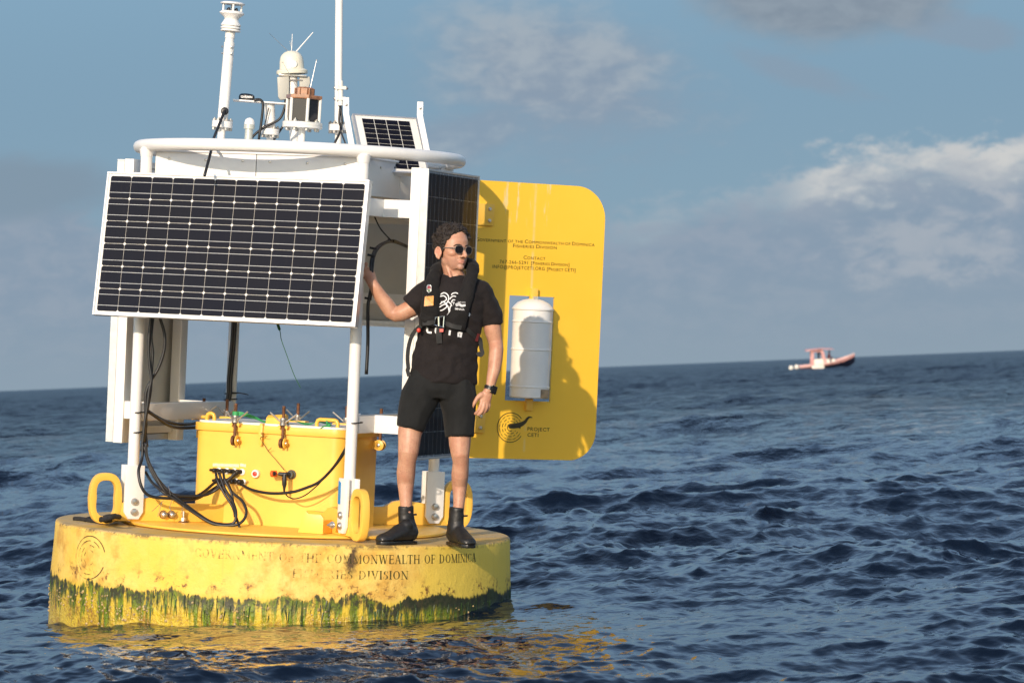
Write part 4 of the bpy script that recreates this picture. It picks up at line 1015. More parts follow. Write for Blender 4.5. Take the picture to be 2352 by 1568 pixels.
G().tube([C7f(1190, 745, 0.085), C7f(1187, 790, 0.087), C7f(1187, 850, 0.088), C7f(1186, 880, 0.088), C7f(1185, 925, 0.088)], [0.012, 0.014, 0.0135, 0.008, 0.005], 12).build('tee_body', M_black, tp)
G().lathe([(0.018, 0), (0.018, 0.03), (0.014, 0.034)], C7f(1108, 742, 0.05), (-ft + fn * 0.8), 16).build('orange_cap', M_orange, tp)
G().lathe([(0.012, 0.0), (0.012, 0.012)], C7f(1095, 740, 0.083), (-ft + fn * 0.8), 14).build('cap_core', M_black, tp)
for (ca, cb) in ((465, 730), (740, 800)):
    a_ = C7f(ca, 650, 0.0016); b_ = C7f(cb, 660, 0.0016); G().box((a_ + b_) / 2, (b_ - a_) / 2, fn * 0.001, Z * 0.0085).build('label_strip', M_label, chest)
# twine
G().tube(spline([C7f(955, 340, 0.03), C7f(975, 360, 0.035), C7f(945, 385, 0.03), C7f(990, 460, 0.02), C7f(1030, 520, 0.015), C7f(1100, 600, 0.02), C7f(1185, 705, 0.05)], 5), 0.0022, 5).build('twine', mat('tan_twine', (0.22, 0.15, 0.04), 0.8), chest)
for p_ in (((1020, 515), (1055, 480)), ((940, 330), (985, 335)), ((960, 370), (1010, 365))): G().tube([C7f(*p_[0], 0.02), C7f(*p_[1], 0.05)], 0.0016, 5).build('twine', M_black, chest)
# ------------------------------------------------------------------ bolts and bracket on the deck
def deck_pt(px, py, z=0.022): return HIT(px, py, (0, 0, z), (0, 0, 1))
for (px, py) in ((421, 1199), (709, 1218)):
    q = deck_pt(px, py); db = part('deck_bolt', buoy)
    G().lathe([(0.028, 0), (0.028, 0.004), (0.022, 0.007)], q, (0, 0, 1), 18).build('washer', M_rust, db)
    G().lathe([(0.015, 0.006), (0.015, 0.026), (0.011, 0.028)], q, (0, 0, 1), 6).build('nut', M_steel, db); G().cyl(q + Z * 0.02, q + Z * 0.062, 0.0075, 10).build('stud', M_steel, db)
xa = polar(1, A_FL); ta = Vector((-xa.y, xa.x, 0)); ta = ta if ta.y < 0 else -ta
for px in (375, 394):
    q = HIT(px, 1181, ta * 0.02, ta); G().ball(q + ta * 0.012, 0.020, n=8).build('ball_nut', M_steel, buoy)
    G().lathe([(0.024, 0), (0.022, 0.004)], q, ta, 14).build('washer', M_rust, buoy)
# angle bracket beside the front foot
o_ = polar(0.735, A_FR) - ft * 0.03
brk = part('corner_bracket', buoy)
G().prism([(-0.095, 0.0), (0.02, 0.0), (0.02, 0.085), (0.0, 0.105), (-0.07, 0.105), (-0.085, 0.12), (-0.11, 0.07), (-0.125, 0.0)], o_ + Z * 0.024 + fn * 0.14 - ft * 0.0, ft, Z, 0.007).build('plate', M_yel, brk, bevel=0.003)
G().box(o_ + fn * 0.07 + Z * 0.06 + ft * 0.01, ft * 0.007, fn * 0.07, Z * 0.036).build('plate', M_yel, brk)
q = HIT(764, 1205, o_ + fn * 0.147, fn)
G().lathe([(0.020, 0), (0.020, 0.005), (0.013, 0.006), (0.013, 0.018), (0.007, 0.019), (0.007, 0.032), (0.002, 0.04)], q, (fn - ft * 0.5), 14).build('bolt', M_steel, brk)
# pad of anchor eye plates at the far side (just tips)
# ------------------------------------------------------------------ cables
def cable(name, pts, r=0.0075, mt=M_black, parent=None, n=8, k=6): return G().tube(spline(pts, k), r, n).build(name, mt, parent or buoy, smooth=180)
def yl(px, y0, px0, y1, px1): return y0 + (y1 - y0) * (px - px0) / (px1 - px0)
def cab9(pts, ys, r=0.0078): return cable('cable', [P(*C9(*p), y) for p, y in zip(pts, ys)], r)
yF = -0.42; yB = HIT(500, 1110, fn * (bd + 0.05), fn).y
cab9([(857, -60), (852, 60), (825, 165), (850, 290), (920, 360), (1080, 378), (1260, 384), (1400, 310), (1600, 180)], [-0.40, -0.41, -0.46, -0.48, -0.46, -0.42, -0.34, yB, yB - 0.02], 0.0085)
cab9([(875, -60), (882, 20), (920, 150), (1000, 280), (1090, 345), (1250, 362), (1330, 330), (1440, 236)], [-0.40, -0.40, -0.42, -0.43, -0.42, -0.34, -0.30, yB], 0.0085)
cab9([(868, -60), (876, 0), (935, 165), (1040, 300), (1140, 385), (1300, 505), (1420, 570), (1560, 575), (1590, 500), (1562, 400), (1500, 300), (1455, 175)], [-0.39, -0.40, -0.41, -0.42, -0.42, -0.40, -0.42, -0.46, -0.45, -0.41, -0.37, -0.33], 0.0085)
cab9([(884, -60), (892, 60), (960, 200), (1030, 320), (1090, 350), (1290, 358), (1400, 330), (1520, 240), (1590, 170)], [-0.42, -0.42, -0.43, -0.44, -0.42, -0.38, -0.34, -0.36, -0.37], 0.008)
cab9([(880, 170), (930, 250), (1020, 330), (1110, 385), (1260, 490), (1420, 578), (1600, 580), (1670, 500), (1640, 400), (1560, 330), (1520, 250)], [-0.33, -0.38, -0.43, -0.43, -0.42, -0.44, -0.47, -0.45, -0.41, -0.37, -0.36], 0.008)
cab9([(1430, 170), (1445, 240), (1500, 345), (1560, 440), (1596, 540), (1618, 606)], [-0.32, -0.36, -0.38, -0.40, -0.44, -0.50], 0.0075)
cab9([(1490, 165), (1500, 230), (1550, 330), (1570, 420), (1580, 520)], [-0.32, -0.36, -0.38, -0.40, -0.44], 0.007)
c7c = lambda pts, off, r: cable('cable', [C7f(cx, cy, o) for (cx, cy), o in zip(pts, off)], r)
c7c([(745, 845), (870, 905), (1050, 938), (1250, 928), (1400, 885), (1540, 820), (1680, 680), (1780, 540), (1840, 400), (1862, 340)], [0.05, 0.10, 0.14, 0.16, 0.17, 0.18, 0.20, 0.22, 0.24, 0.25], 0.0082)
c7c([(1187, 930), (1230, 975), (1300, 992), (1400, 955), (1500, 875), (1560, 815), (1700, 640), (1800, 480)], [0.09, 0.12, 0.15, 0.16, 0.18, 0.19, 0.21, 0.23], 0.0035)
for pts, y_ in (([(640, 100), (636, 165), (615, 400), (622, 600), (640, 740), (620, 850), (602, 1000), (578, 1150), (562, 1300), (545, 1420)], -0.40),
                ([(700, 100), (720, 165), (765, 330), (758, 480), (705, 640), (635, 760), (590, 870), (585, 1000), (590, 1150), (585, 1250), (600, 1380)], -0.36),
                ([(665, 100), (655, 165), (638, 350), (652, 500), (640, 700), (632, 850), (608, 1000), (582, 1150), (572, 1300), (556, 1420)], -0.38)):
    cable('cable', [P(*C6(*p), y_) for p in pts], 0.0085)
cable('cable', [P(*C6(*p), y) for p, y in (((605, 1040), -0.38), ((680, 1090), -0.3), ((780, 1140), -0.2), ((900, 1165), -0.05), ((1010, 1165), 0.1), ((1075, 1150), 0.2))], 0.009)
cable('cable', [P(*C6(*p), y) for p, y in (((605, 1045), -0.38), ((700, 1110), -0.3), ((800, 1175), -0.2), ((900, 1200), -0.05), ((1040, 1198), 0.08), ((1090, 1190), 0.15))], 0.009)
for dx_ in (0, 22):
    cable('cable', [P(*C6(p[0] + dx_, p[1]), 0.78 - 0.0) for p in ((1420, 100), (1410, 195), (1398, 400), (1380, 600), (1366, 750), (1360, 900), (1330, 970), (1250, 1045), (1190, 1105), (1140, 1150))], 0.010)
for pts, y_, r_ in (([(215, 965), (170, 1080), (115, 1220), (95, 1320), (40, 1530)], -0.72, 0.008),):
    cable('cable', [P(*C1(*p), y) for p, y in zip(pts, (-0.19, -0.25, -0.40, -0.70, -0.86))], r_)
cable('cable', [P(*C1(*p), -0.05) for p in ((470, 880), (492, 868), (530, 874), (548, 920), (532, 1080), (514, 1200), (512, 1260))], 0.0072)
cable('cable', [P(*C1(*p), -0.03) for p in ((745, 870), (738, 935), (690, 1040), (560, 1110), (470, 1180), (420, 1250))], 0.0072)
cable('cable', [P(*C1(*p), 0.10) for p in ((750, 900), (752, 960), (730, 1080), (690, 1150), (630, 1240))], 0.0065)
cable('cable', [P(*C1(*p), -0.03) for p in ((600, 940), (570, 1060), (555, 1130))], 0.003)
cable('cable', [P(*C1(*p), y) for p, y in (((1222, 925), -0.04), ((1213, 1060), -0.06), ((1228, 1125), -0.08), ((1170, 1255), -0.12))], 0.0068)
cable('cable', [P(*C1(*p), y) for p, y in (((1226, 925), -0.04), ((1238, 1060), -0.06), ((1222, 1125), -0.09), ((1268, 1255), -0.3), ((1300, 1360), -0.62), ((1350, 1580), -0.70))], 0.005)
cable('cable', [P(*C3(*p), -0.55) for p in ((188, 905), (240, 1010), (325, 1105))], 0.004)
cable('cable', [P(*C3(*p), y) for p, y in (((470, 1160), 0.2), ((400, 1128), 0.0), ((325, 1105), -0.3), ((220, 1150), -0.65), ((172, 1240), -0.84), ((163, 1370), -0.88), ((168, 1460), -0.88), ((150, 1560), -0.88), ((140, 1640), -0.88), ((140, 1900), -0.86), ((128, 2150), -0.86))], 0.0095)
cable('cable', [P(*C3(*p), y) for p, y in (((450, 1155), 0.2), ((325, 1112), -0.3), ((235, 1152), -0.65), ((190, 1240), -0.84), ((175, 1370), -0.89), ((172, 1480), -0.89), ((160, 1570), -0.89))], 0.006)
for (px, py, y_) in ((C3(325, 1103) + (-0.3,)), (C3(185, 1165) + (-0.74,)), (C3(168, 1220) + (-0.84,)), (C3(145, 1558) + (-0.88,))):
    q = P(px, py, y_); G().tube([q + Vector((-0.022, -0.004, 0.004)), q + Vector((0.016, -0.004, -0.002))], 0.0065, 6).build('cable_tie', M_black, buoy)
def tie(px, py, az_, r_=0.036):
    q = P(px, py, polar(0.905, az_).y); pts = [Vector((q.x + r_ * math.cos(a_), q.y + r_ * math.sin(a_), q.z + 0.004 * math.cos(a_))) for a_ in [2 * math.pi * k / 16 for k in range(16)]]
    G().tube(pts, 0.004, 6, closed=True).build('cable_tie', M_black, buoy)
tie(*C6(530, 1055), A_FL, 0.038); tie(*C6(515, 1242), A_FL, 0.037); tie(*C7(1905, 229), A_FR, 0.037); tie(*C6(1395, 875), A_BL, 0.040); tie(*C6(1385, 932), A_BL, 0.040)
cable('cable_tie_tail', [P(*C6(*p), 0.72) for p in ((1400, 868), (1480, 875), (1555, 890))], 0.0028)
for (a_, b_) in (((1020, 395), (930, 478)), ((1010, 400), (975, 520)), ((1090, 385), (1068, 445)), ((1068, 445), (1085, 500)), ((990, 340), (985, 300)), ((1180, 430), (1155, 510)), ((1060, 280), (1075, 350)), ((1000, 290), (1060, 370))):
    G().tube([P(*C9(*a_), -0.44), P(*C9(*b_), -0.45)], 0.0014, 5).build('tie_wire', M_black, buoy)

# ------------------------------------------------------------------ things lying on or tied to the buoy
rope = thing('rope', 'short frayed black rope lying on the left edge of the yellow buoy', 'rope', BUOY @ Matrix.Translation(deck_pt(225, 1192, 0.0)))
RI = Matrix.Translation(-deck_pt(225, 1192, 0.0))
rp = [deck_pt(170, 1191, 0.008), deck_pt(190, 1192, 0.010), deck_pt(215, 1196, 0.010), deck_pt(240, 1197, 0.012), deck_pt(262, 1190, 0.012), deck_pt(272, 1180, 0.03), deck_pt(262, 1184, 0.055), deck_pt(245, 1186, 0.05), deck_pt(232, 1190, 0.02), deck_pt(215, 1189, 0.010), deck_pt(196, 1193, 0.012)]
M_rope = mat('black_rope', (0.02, 0.018, 0.016), 0.85, var=0.4, vscale=120, bs=0.6, bscale=400)
g = G().tube([RI @ p for p in spline(rp, 6)], 0.013, 8); g.build('cord', M_rope, rope, smooth=180)
rp = [deck_pt(232, 1194, 0.03), deck_pt(248, 1190, 0.06), deck_pt(262, 1186, 0.07), deck_pt(274, 1186, 0.05), deck_pt(268, 1192, 0.02), deck_pt(246, 1195, 0.03), deck_pt(232, 1191, 0.045)]
G().tube([RI @ p for p in spline(rp, 6)], 0.013, 8).build('cord', M_rope, rope, smooth=180)
# green ribbon tied round the left front swing bolt, trailing over the lid
M_green2 = mat('dark_green_twine', (0.012, 0.085, 0.03), 0.7, var=0.2)
def ribbon(name, pts, w, parent, wdir, mt=None):
    v = []; f = []; P_ = spline(pts, 6)
    for i, p in enumerate(P_):
        wd = wdir(i / (len(P_) - 1)); v += [p - wd * w, p + wd * w, p + wd * w + Z * 0.0015, p - wd * w + Z * 0.0015]
    for i in range(len(P_) - 1):
        for k in range(4): f.append((i * 4 + k, i * 4 + (k + 1) % 4, i * 4 + 4 + (k + 1) % 4, i * 4 + 4 + k))
    return G().add(v, f).build(name, mt or M_green, parent, smooth=60)
ub = front_u(540); cb = bp(ub, -bd, 0) + fn * 0.036
M0 = BUOY @ Matrix.Translation(cb + Z * (zt_ + 0.07)); I0 = Matrix.Translation(-(cb + Z * (zt_ + 0.07)))
rib = thing('ribbon', 'green ribbon tied round the left front bolt of the yellow chest', 'ribbon', M0)
ring = [I0 @ (cb + Vector((0.016 * math.cos(a_), 0.016 * math.sin(a_), zt_ + 0.070))) for a_ in [2 * math.pi * k / 12 for k in range(12)]]
g = G(); v = []; f = []
for p in ring: v += [p - Z * 0.011, p + Z * 0.011, p * 1.0 + Z * 0.011 + Vector((p.x, p.y, 0)) * 0.12, p - Z * 0.011 + Vector((p.x, p.y, 0)) * 0.12]
for i in range(12):
    for k in range(4): f.append((i * 4 + k, i * 4 + (k + 1) % 4, ((i + 1) % 12) * 4 + (k + 1) % 4, ((i + 1) % 12) * 4 + k))
g.add(v, f).build('wrap', M_green, rib)
lidp = lambda px, py, z: HIT(px, py, Z * z, (0, 0, 1))
tail = [cb + Z * (zt_ + 0.07) + ft * 0.014, cb + ft * 0.06 + Z * (zt_ + 0.062) - fn * 0.02, bp(ub + 0.09, -bd + 0.05, zt_ + 0.045), bp(ub + 0.13, -bd + 0.08, zt_ + 0.027), bp(ub + 0.20, -bd + 0.12, zt_ + 0.026)]
ribbon('tail', [I0 @ p for p in tail], 0.011, rib, lambda s: (Z * (1 - s) + fn * (s + 0.2) + Z * 0.3).normalized())
tail = [bp(ub + 0.20, -bd + 0.12, zt_ + 0.026), bp(ub + 0.27, -bd + 0.10, zt_ + 0.045), bp(ub + 0.36, -bd + 0.13, zt_ + 0.026), bp(ub + 0.45, -bd + 0.09, zt_ + 0.042), bp(ub + 0.53, -bd + 0.08, zt_ + 0.03)]
ribbon('tail', [I0 @ p for p in tail], 0.011, rib, lambda s: (fn + Z * 0.5 * math.sin(s * 9)).normalized())
kn = HIT(755, 978, by * (-bd + 0.03), fn)
M1 = BUOY @ Matrix.Translation(kn); rib2 = thing('ribbon', 'green ribbon knotted on the right lid handle of the yellow chest', 'ribbon', M1)
G().ball((0, -0.004, 0.006), 0.013, 0.012, 0.011, n=6).build('knot', M_green, rib2)
for (dx_, dz_) in ((-0.06, -0.03), (0.012, -0.045), (-0.015, 0.028), (-0.004, -0.04)):
    ribbon('tail', [Vector((0, -0.006, 0.0)), Vector((dx_ * 0.5, -0.018, dz_ * 0.3 + 0.004)), Vector((dx_, -0.02, dz_))], 0.006, rib2, lambda s: Vector((0.5, -0.2, 0.8)).normalized())
p0 = P(*C2(1525, 1290), -0.70)
M2 = BUOY @ Matrix.Translation(p0); I2 = Matrix.Translation(-p0)
rib3 = thing('ribbon', 'thin green ribbon dangling below the front solar panel against the sky', 'ribbon', M2)
ribbon('tail', [I2 @ P(*q, -0.70) for q in (C2(1525, 1290), C2(1525, 1340), C2(1543, 1400), C2(1552, 1460), C2(1590, 1568), (675, 860), (690, 890))], 0.0045, rib3, lambda s: Vector((1, 0.2, 0.2 * math.sin(7 * s))).normalized() * (1.7 if 0.1 < s < 0.3 else 0.45), M_green2)
# ------------------------------------------------------------------ the small boat in the distance
def sea_point(px, py, z=0.0):
    o_ = CAMM.translation; d_ = cam_point(px, py, 1.0) - o_; return o_ + d_ * ((z - o_.z) / d_.z)
bp0 = sea_point(1893, 851.5)
M_bh = mat('boat_navy_hull', (0.008, 0.010, 0.022), 0.3, var=0.2, vscale=1.0)
M_bp = mat('boat_coral_paint', (0.60, 0.31, 0.29), 0.45, var=0.12, vscale=2.0)
M_bpw = mat('boat_pale_pink', (0.72, 0.52, 0.48), 0.5, var=0.1, vscale=2.0)
M_bw = mat('boat_white', (0.74, 0.70, 0.62), 0.45, var=0.08, vscale=2.0)
hd_ = math.atan2(bp0.x, bp0.y)
MB_ = Matrix.Translation((bp0.x, bp0.y, 0.22)) @ Matrix.Rotation(-hd_ + rad(6), 4, 'Z') @ Matrix.Rotation(rad(-2.2), 4, 'Y') @ Matrix.Rotation(rad(4), 4, 'X')
boat = thing('motor_boat', 'small coral pink and navy motor boat with canopy and twin outboards near the horizon', 'boat', MB_)
k = 0.0454       # metres per picture pixel at the boat
# hull stations: x along the boat, beam, sheer height, keel height, chine
ST = [(-2.45, 0.86, 0.42, -0.10), (-1.6, 0.95, 0.44, -0.14), (-0.6, 1.0, 0.50, -0.16), (0.4, 0.98, 0.60, -0.16), (1.3, 0.84, 0.74, -0.14), (2.1, 0.58, 0.93, -0.06), (2.7, 0.30, 1.12, 0.10), (3.15, 0.05, 1.30, 0.45)]
def hull_side(lo, hi, nm, mt, outset=0.0):
    v = []; f = []; n = 8
    for (x_, b_, s_, kz) in ST:
        b2 = b_ + outset
        def pt(u_):       # u_ 0 keel .. 1 sheer
            return (b2 * min(1.0, (u_ ** 0.55) * (0.92 + 0.08 * u_)), kz + (s_ - kz) * u_)
        col_ = [pt(lo + (hi - lo) * i / 4) for i in range(5)]
        v += [(x_, -a_, z_) for a_, z_ in reversed(col_)] + [(x_, a_, z_) for a_, z_ in col_]
    m_ = 10
    for i in range(len(ST) - 1):
        for j in range(m_ - 1):
            if lo > 0.01 and j == 4: continue
            f.append((i * m_ + j, i * m_ + j + 1, (i + 1) * m_ + j + 1, (i + 1) * m_ + j))
    if lo < 0.01: f.append(tuple(range(m_)))
    return G().add(v, f).build(nm, mt, boat, smooth=50)
hull_side(0.0, 0.70, 'hull', M_bh); hull_side(0.70, 1.0, 'topside', M_bp, 0.012)
G().add([(x_ , s * b_ * 0.96, s_ - 0.16 + 0.03) for (x_, b_, s_, kz) in ST for s in (-1, 1)], [(2 * i, 2 * i + 1, 2 * i + 3, 2 * i + 2) for i in range(len(ST) - 1)]).build('boat_deck', M_bw, boat)
for s in (-1, 1): G().tube([(x_, s * (b_ + 0.012), s_) for (x_, b_, s_, kz) in ST], 0.035, 8).build('gunwale', M_bpw, boat)
G().box((-0.70, -0.99, 0.30), (0.62, 0, 0), (0, 0.02, 0), (0, 0, 0.20)).build('white_flash', M_bw, boat, bevel=0.05)
G().abox(-1.05, 0.05, -0.42, 0.42, 0.36, 1.02).build('console', M_bw, boat, bevel=0.08)
G().abox(0.12, 0.62, -0.40, 0.40, 0.5, 0.98).build('seat_box', M_bw, boat, bevel=0.1)
G().abox(0.80, 1.15, -0.3, 0.3, 0.62, 0.92).build('cool_box', M_bw, boat, bevel=0.08)
for sx, xx, xt in ((-1, -1.15, -1.10), (1, 0.15, -0.15)):
    for s in (-1, 1): G().box(((xx + xt) / 2, 0.48 * s, 1.22), ((xt - xx) / 2 * 0.0 + 0.13, 0, 0), (0, 0.05, 0), ((xt - xx) / 2, 0, 0.72)).build('canopy_post', M_bp, boat, bevel=0.02)
G().abox(-1.15, -0.05, -0.5, 0.5, 1.74, 1.90).build('canopy_frame', M_bp, boat, bevel=0.03)
g = G(); g.prism([(-1.75, 0.0), (-0.3, 0.06), (1.0, -0.06), (1.0, -0.12), (-0.3, -0.02), (-1.75, -0.1)], (0, 0, 2.02), (1, 0, 0), (0, 0, 1), 0.85); g.build('canopy', M_bp, boat, bevel=0.02)
for y_ in (-0.36, 0.36):
    ob = part('outboard', boat); x_ = -2.78 if y_ < 0 else -2.72
    x_ = -2.45 - 0.25 - (0.6 if y_ > 0 else 0.0) * 0.0
    G().lathe([(0.10, 0.05), (0.19, 0.12), (0.23, 0.30), (0.22, 0.48), (0.15, 0.58), (0.03, 0.60)], (x_ - (0.62 if y_ < 0 else 0.0), y_, 0.0), (0, 0, 1), 16).build('cowling', M_bw, ob)
    G().box((x_ - (0.62 if y_ < 0 else 0.0) + 0.12, y_, 0.0), (0.10, 0, 0), (0, 0.06, 0), (0, 0, 0.35)).build('leg', M_bh, ob)
    G().box(((x_ - (0.62 if y_ < 0 else 0.0) - 2.45) / 2, y_, 0.18), (abs(x_ - (0.62 if y_ < 0 else 0.0) + 2.45) / 2, 0, 0), (0, 0.05, 0), (0, 0, 0.05)).build('mount', M_bh, ob)
MP_ = MB_ @ Matrix.Translation((0.55, 0, 0.55))
sk = thing('person', 'person in dark red shirt sitting hunched in the distant motor boat, ahead of its console', 'person', MP_)
g = G()
g.tube([(-0.05, 0, 0.35), (0.0, 0, 0.62), (0.06, 0, 0.85), (0.08, 0, 0.93)], [(0.20, 0.15), (0.20, 0.14), (0.19, 0.12), (0.08, 0.07)], 12, ell=(0, 1, 0)); g.tube([(0.08, 0, 0.92), (0.09, 0, 1.02)], 0.05, 8)
for s in (-1, 1):
    g.tube([(0.05, 0.20 * s, 0.86), (0.18, 0.26 * s, 0.62), (0.38, 0.16 * s, 0.50)], [0.06, 0.05, 0.04], 8)
    g.tube([(-0.05, 0.11 * s, 0.38), (0.36, 0.13 * s, 0.42), (0.40, 0.13 * s, 0.02)], [0.10, 0.075, 0.055], 8); g.tube([(0.38, 0.13 * s, 0.0), (0.52, 0.13 * s, -0.02)], 0.045, 8)
remesh(g, 'body', mat('dark_red_clothes', (0.07, 0.012, 0.015), 0.8), sk, 0.03, 3)
G().ball((0.10, 0, 1.10), 0.10, 0.085, 0.12, n=10).build('head', mat('distant_skin', (0.10, 0.045, 0.03), 0.6), sk); G().ball((0.085, 0, 1.14), 0.105, 0.095, 0.10, n=10).build('hair', M_black, sk)

MP2 = MB_ @ Matrix.Translation((-0.45, 0.1, 0.42))
sk = thing('person', 'person standing under the pink canopy of the distant motor boat', 'person', MP2)
g = G()
g.tube([(0, 0, 0.80), (0, 0, 1.05), (0, 0, 1.30), (0, 0, 1.40)], [(0.16, 0.12), (0.18, 0.12), (0.20, 0.12), (0.08, 0.07)], 12, ell=(0, 1, 0)); g.tube([(0, 0, 1.38), (0, 0, 1.47)], 0.05, 8)
for s in (-1, 1):
    g.tube([(0, 0.20 * s, 1.33), (0.1, 0.24 * s, 1.10), (0.34, 0.16 * s, 1.02)], [0.055, 0.045, 0.035], 8); g.tube([(0, 0.09 * s, 0.82), (0.02, 0.10 * s, 0.45), (0, 0.10 * s, 0.05)], [0.09, 0.065, 0.045], 8); g.tube([(-0.03, 0.1 * s, 0.03), (0.2, 0.1 * s, 0.03)], 0.04, 8)
remesh(g, 'body', mat('dark_blue_clothes', (0.015, 0.02, 0.035), 0.8), sk, 0.03, 3)
G().ball((0.01, 0, 1.56), 0.09, 0.08, 0.115, n=10).build('head', mat('tan_skin', (0.20, 0.10, 0.06), 0.6), sk); G().ball((-0.01, 0, 1.60), 0.092, 0.085, 0.09, n=10).build('hair', M_black, sk)
# ------------------------------------------------------------------ the man on the buoy
from mathutils.bvhtree import BVHTree
MY = -0.95                                              # depth of his body in the buoy's frame
def on_deck(px, py, y): p = P(px, py, y); print('deck', px, round(p.z, 3)); p.z = 0.0; return p
feetL = on_deck(940, 1239, -0.965); feetR = on_deck(1042, 1240, -0.945)
foot0 = (feetL + feetR) / 2
OFF = Matrix.Translation(-foot0)
man = thing('person', 'man in black T-shirt, shorts, boots and dark glasses standing on the yellow buoy', 'person', BUOY @ Matrix.Translation(foot0))
def Q(px, py, y=MY): return OFF @ P(px, py, y)
def skin_mat():
    m, t, b = new_mat('skin'); c = coord(t); x, y, z = xyz(t, c)
    n_ = nz(t, c, 18.0, 5.0, 0.6); f = nz(t, c, 110.0, 3.0, 0.6)
    col = mixc(t, n_.step(0.35, 0.65), (0.56, 0.31, 0.20), (0.48, 0.235, 0.15))
    col = mixc(t, f.step(0.45, 0.75) * 0.35, col, (0.40, 0.18, 0.12))
    low = 1.0 - z.step(0.45, 0.7)                        # legs: short dark hairs and ruddier skin
    hair = nz(t, vec(t, x * 300.0, y * 300.0, z * 60.0), 1.0, 3.0, 0.6).step(0.58, 0.68)
    arm = (z - 0.70).step(0.0, 0.05) * (1.0 - (z - 1.25).step(0.0, 0.03))
    col = mixc(t, hair * (low * 0.5 + arm * 0.25), col, (0.16, 0.075, 0.045))
    def near(p, r, amount, colr, cc):
        d_ = ((x - p[0]) * (x - p[0]) + (y - p[1]) * (y - p[1]) + (z - p[2]) * (z - p[2])).sqrt()
        return mixc(t, (1.0 - d_.step(r * 0.55, r)) * amount, cc, colr)
    for p, r, am, cl_ in SKIN_SPOTS: col = near(p, r, am, cl_, col)
    setp(t, b, col=col, rough=0.46, sss=0.12, normal=bump(t, f + n_, 0.12, 0.004), spec=0.45)
    b.inputs['Subsurface Radius'].default_value = (0.012, 0.004, 0.002); return m
# --- head frame
HC = Q(1040, 574)
yaw = rad(36); roll = rad(1.0)
hf = Vector((math.sin(yaw), -math.cos(yaw), 0.03)).normalized(); hu = Vector((0.02, 0.02, 1)); hu = (hu - hf * hu.dot(hf)).normalized(); hl = hu.cross(hf).normalized()
if hl.x < 0: hl = -hl                                    # hl: towards his left ear (picture right)
def H(l, f, h): return HC + hl * l + hf * f + hu * h
HM = Matrix((hl, hf, hu)).transposed()
g = G()
g.ball(H(0, -0.014, 0.038), 0.072, 0.090, 0.084, n=16, M=HM)
secs = [(0.100, 0.006, 0.030, 0.030), (0.092, 0.012, 0.050, 0.044), (0.075, 0.019, 0.061, 0.055), (0.045, 0.022, 0.0690, 0.0645), (0.015, 0.022, 0.0710, 0.0640), (-0.010, 0.022, 0.0705, 0.0615), (-0.035, 0.025, 0.0675, 0.0590), (-0.060, 0.030, 0.0615, 0.0550), (-0.080, 0.036, 0.0525, 0.0490), (-0.096, 0.043, 0.0410, 0.0410), (-0.108, 0.048, 0.0280, 0.0300)]
g.tube([H(0, f, h) for h, f, a, b_ in secs], [(a, b_) for h, f, a, b_ in secs], 24, ell=hl)
g.ball(H(0, 0.072, 0.017), 0.044, 0.016, 0.010, n=10, M=HM)             # brow
g.tube([H(0, 0.078, 0.014), H(0, 0.090, -0.004), H(0, 0.103, -0.022), H(0, 0.110, -0.033), H(0, 0.105, -0.040)], [0.0080, 0.0095, 0.0115, 0.0125, 0.0100], 14)   # nose
for s in (-1, 1):
    g.ball(H(0.0140 * s, 0.094, -0.037), 0.0085, 0.011, 0.0080, n=8, M=HM)
    g.ball(H(0.040 * s, 0.048, -0.020), 0.029, 0.030, 0.024, n=10, M=HM)
    g.ball(H(0.044 * s, 0.006, -0.060), 0.020, 0.034, 0.028, n=10, M=HM)
g.tube([H(x_, 0.0925 - abs(x_) ** 2 * 18, -0.0652) for x_ in (-0.02, 0.0, 0.02)], 0.0001, 4) if False else None
g.ball(H(0, 0.074, -0.092), 0.021, 0.017, 0.017, n=10, M=HM)             # chin
g.tube([H(x_, 0.0890 - abs(x_) ** 2 * 18, -0.0590 + abs(x_) * 0.04) for x_ in (-0.025, -0.015, -0.006, 0, 0.006, 0.015, 0.025)], [0.003, 0.0050, 0.0062, 0.0054, 0.0062, 0.0050, 0.003], 8)
g.tube([H(x_, 0.0885 - abs(x_) ** 2 * 18, -0.0715 + abs(x_) * 0.12) for x_ in (-0.021, -0.012, 0, 0.012, 0.021)], [0.003, 0.0058, 0.0068, 0.0058, 0.003], 8)
for s in (-1, 1):                                          # ears
    ec = H(0.0790 * s, -0.010, -0.020); eo = (hl * s * 0.55 + hf * -0.45).normalized(); ef = (hf * 0.93 - hl * s * 0.36).normalized(); eu = hu
    ring = []
    for k in range(15):
        a = rad(-70 + 300 * k / 14); ring.append(ec + eo * 0.010 + (eu * math.sin(a) * 0.0300 - ef * math.cos(a) * (0.0185 if math.sin(a) > -0.2 else 0.012)))
    g.tube(ring, 0.0048, 8)
    g.ball(ec + eo * 0.003, 0.0055, 0.017, 0.028, n=8, M=Matrix((ef.cross(eu), ef, eu)).transposed())
    g.ball(ec + eo * 0.008 - eu * 0.028 + ef * 0.004, 0.0075, 0.0075, 0.0095, n=8)
    g.ball(ec + eo * 0.004 + ef * 0.010 - eu * 0.004, 0.006, 0.006, 0.008, n=6)
# neck
g.tube([H(0, -0.012, -0.03), H(0, -0.008, -0.075), Q(1042, 626, MY + 0.006), Q(1043, 645, MY + 0.01), Q(1042, 665, MY)], [(0.055, 0.058), (0.053, 0.056), (0.055, 0.056), (0.066, 0.060), (0.09, 0.07)], 20, ell=(1, 0, 0))
g.tube([H(-0.045, 0.0, -0.06), Q(1036, 640, MY - 0.055)], [0.014, 0.010], 8); g.tube([H(0.040, 0.0, -0.06), Q(1050, 640, MY - 0.055)], [0.013, 0.010], 8)
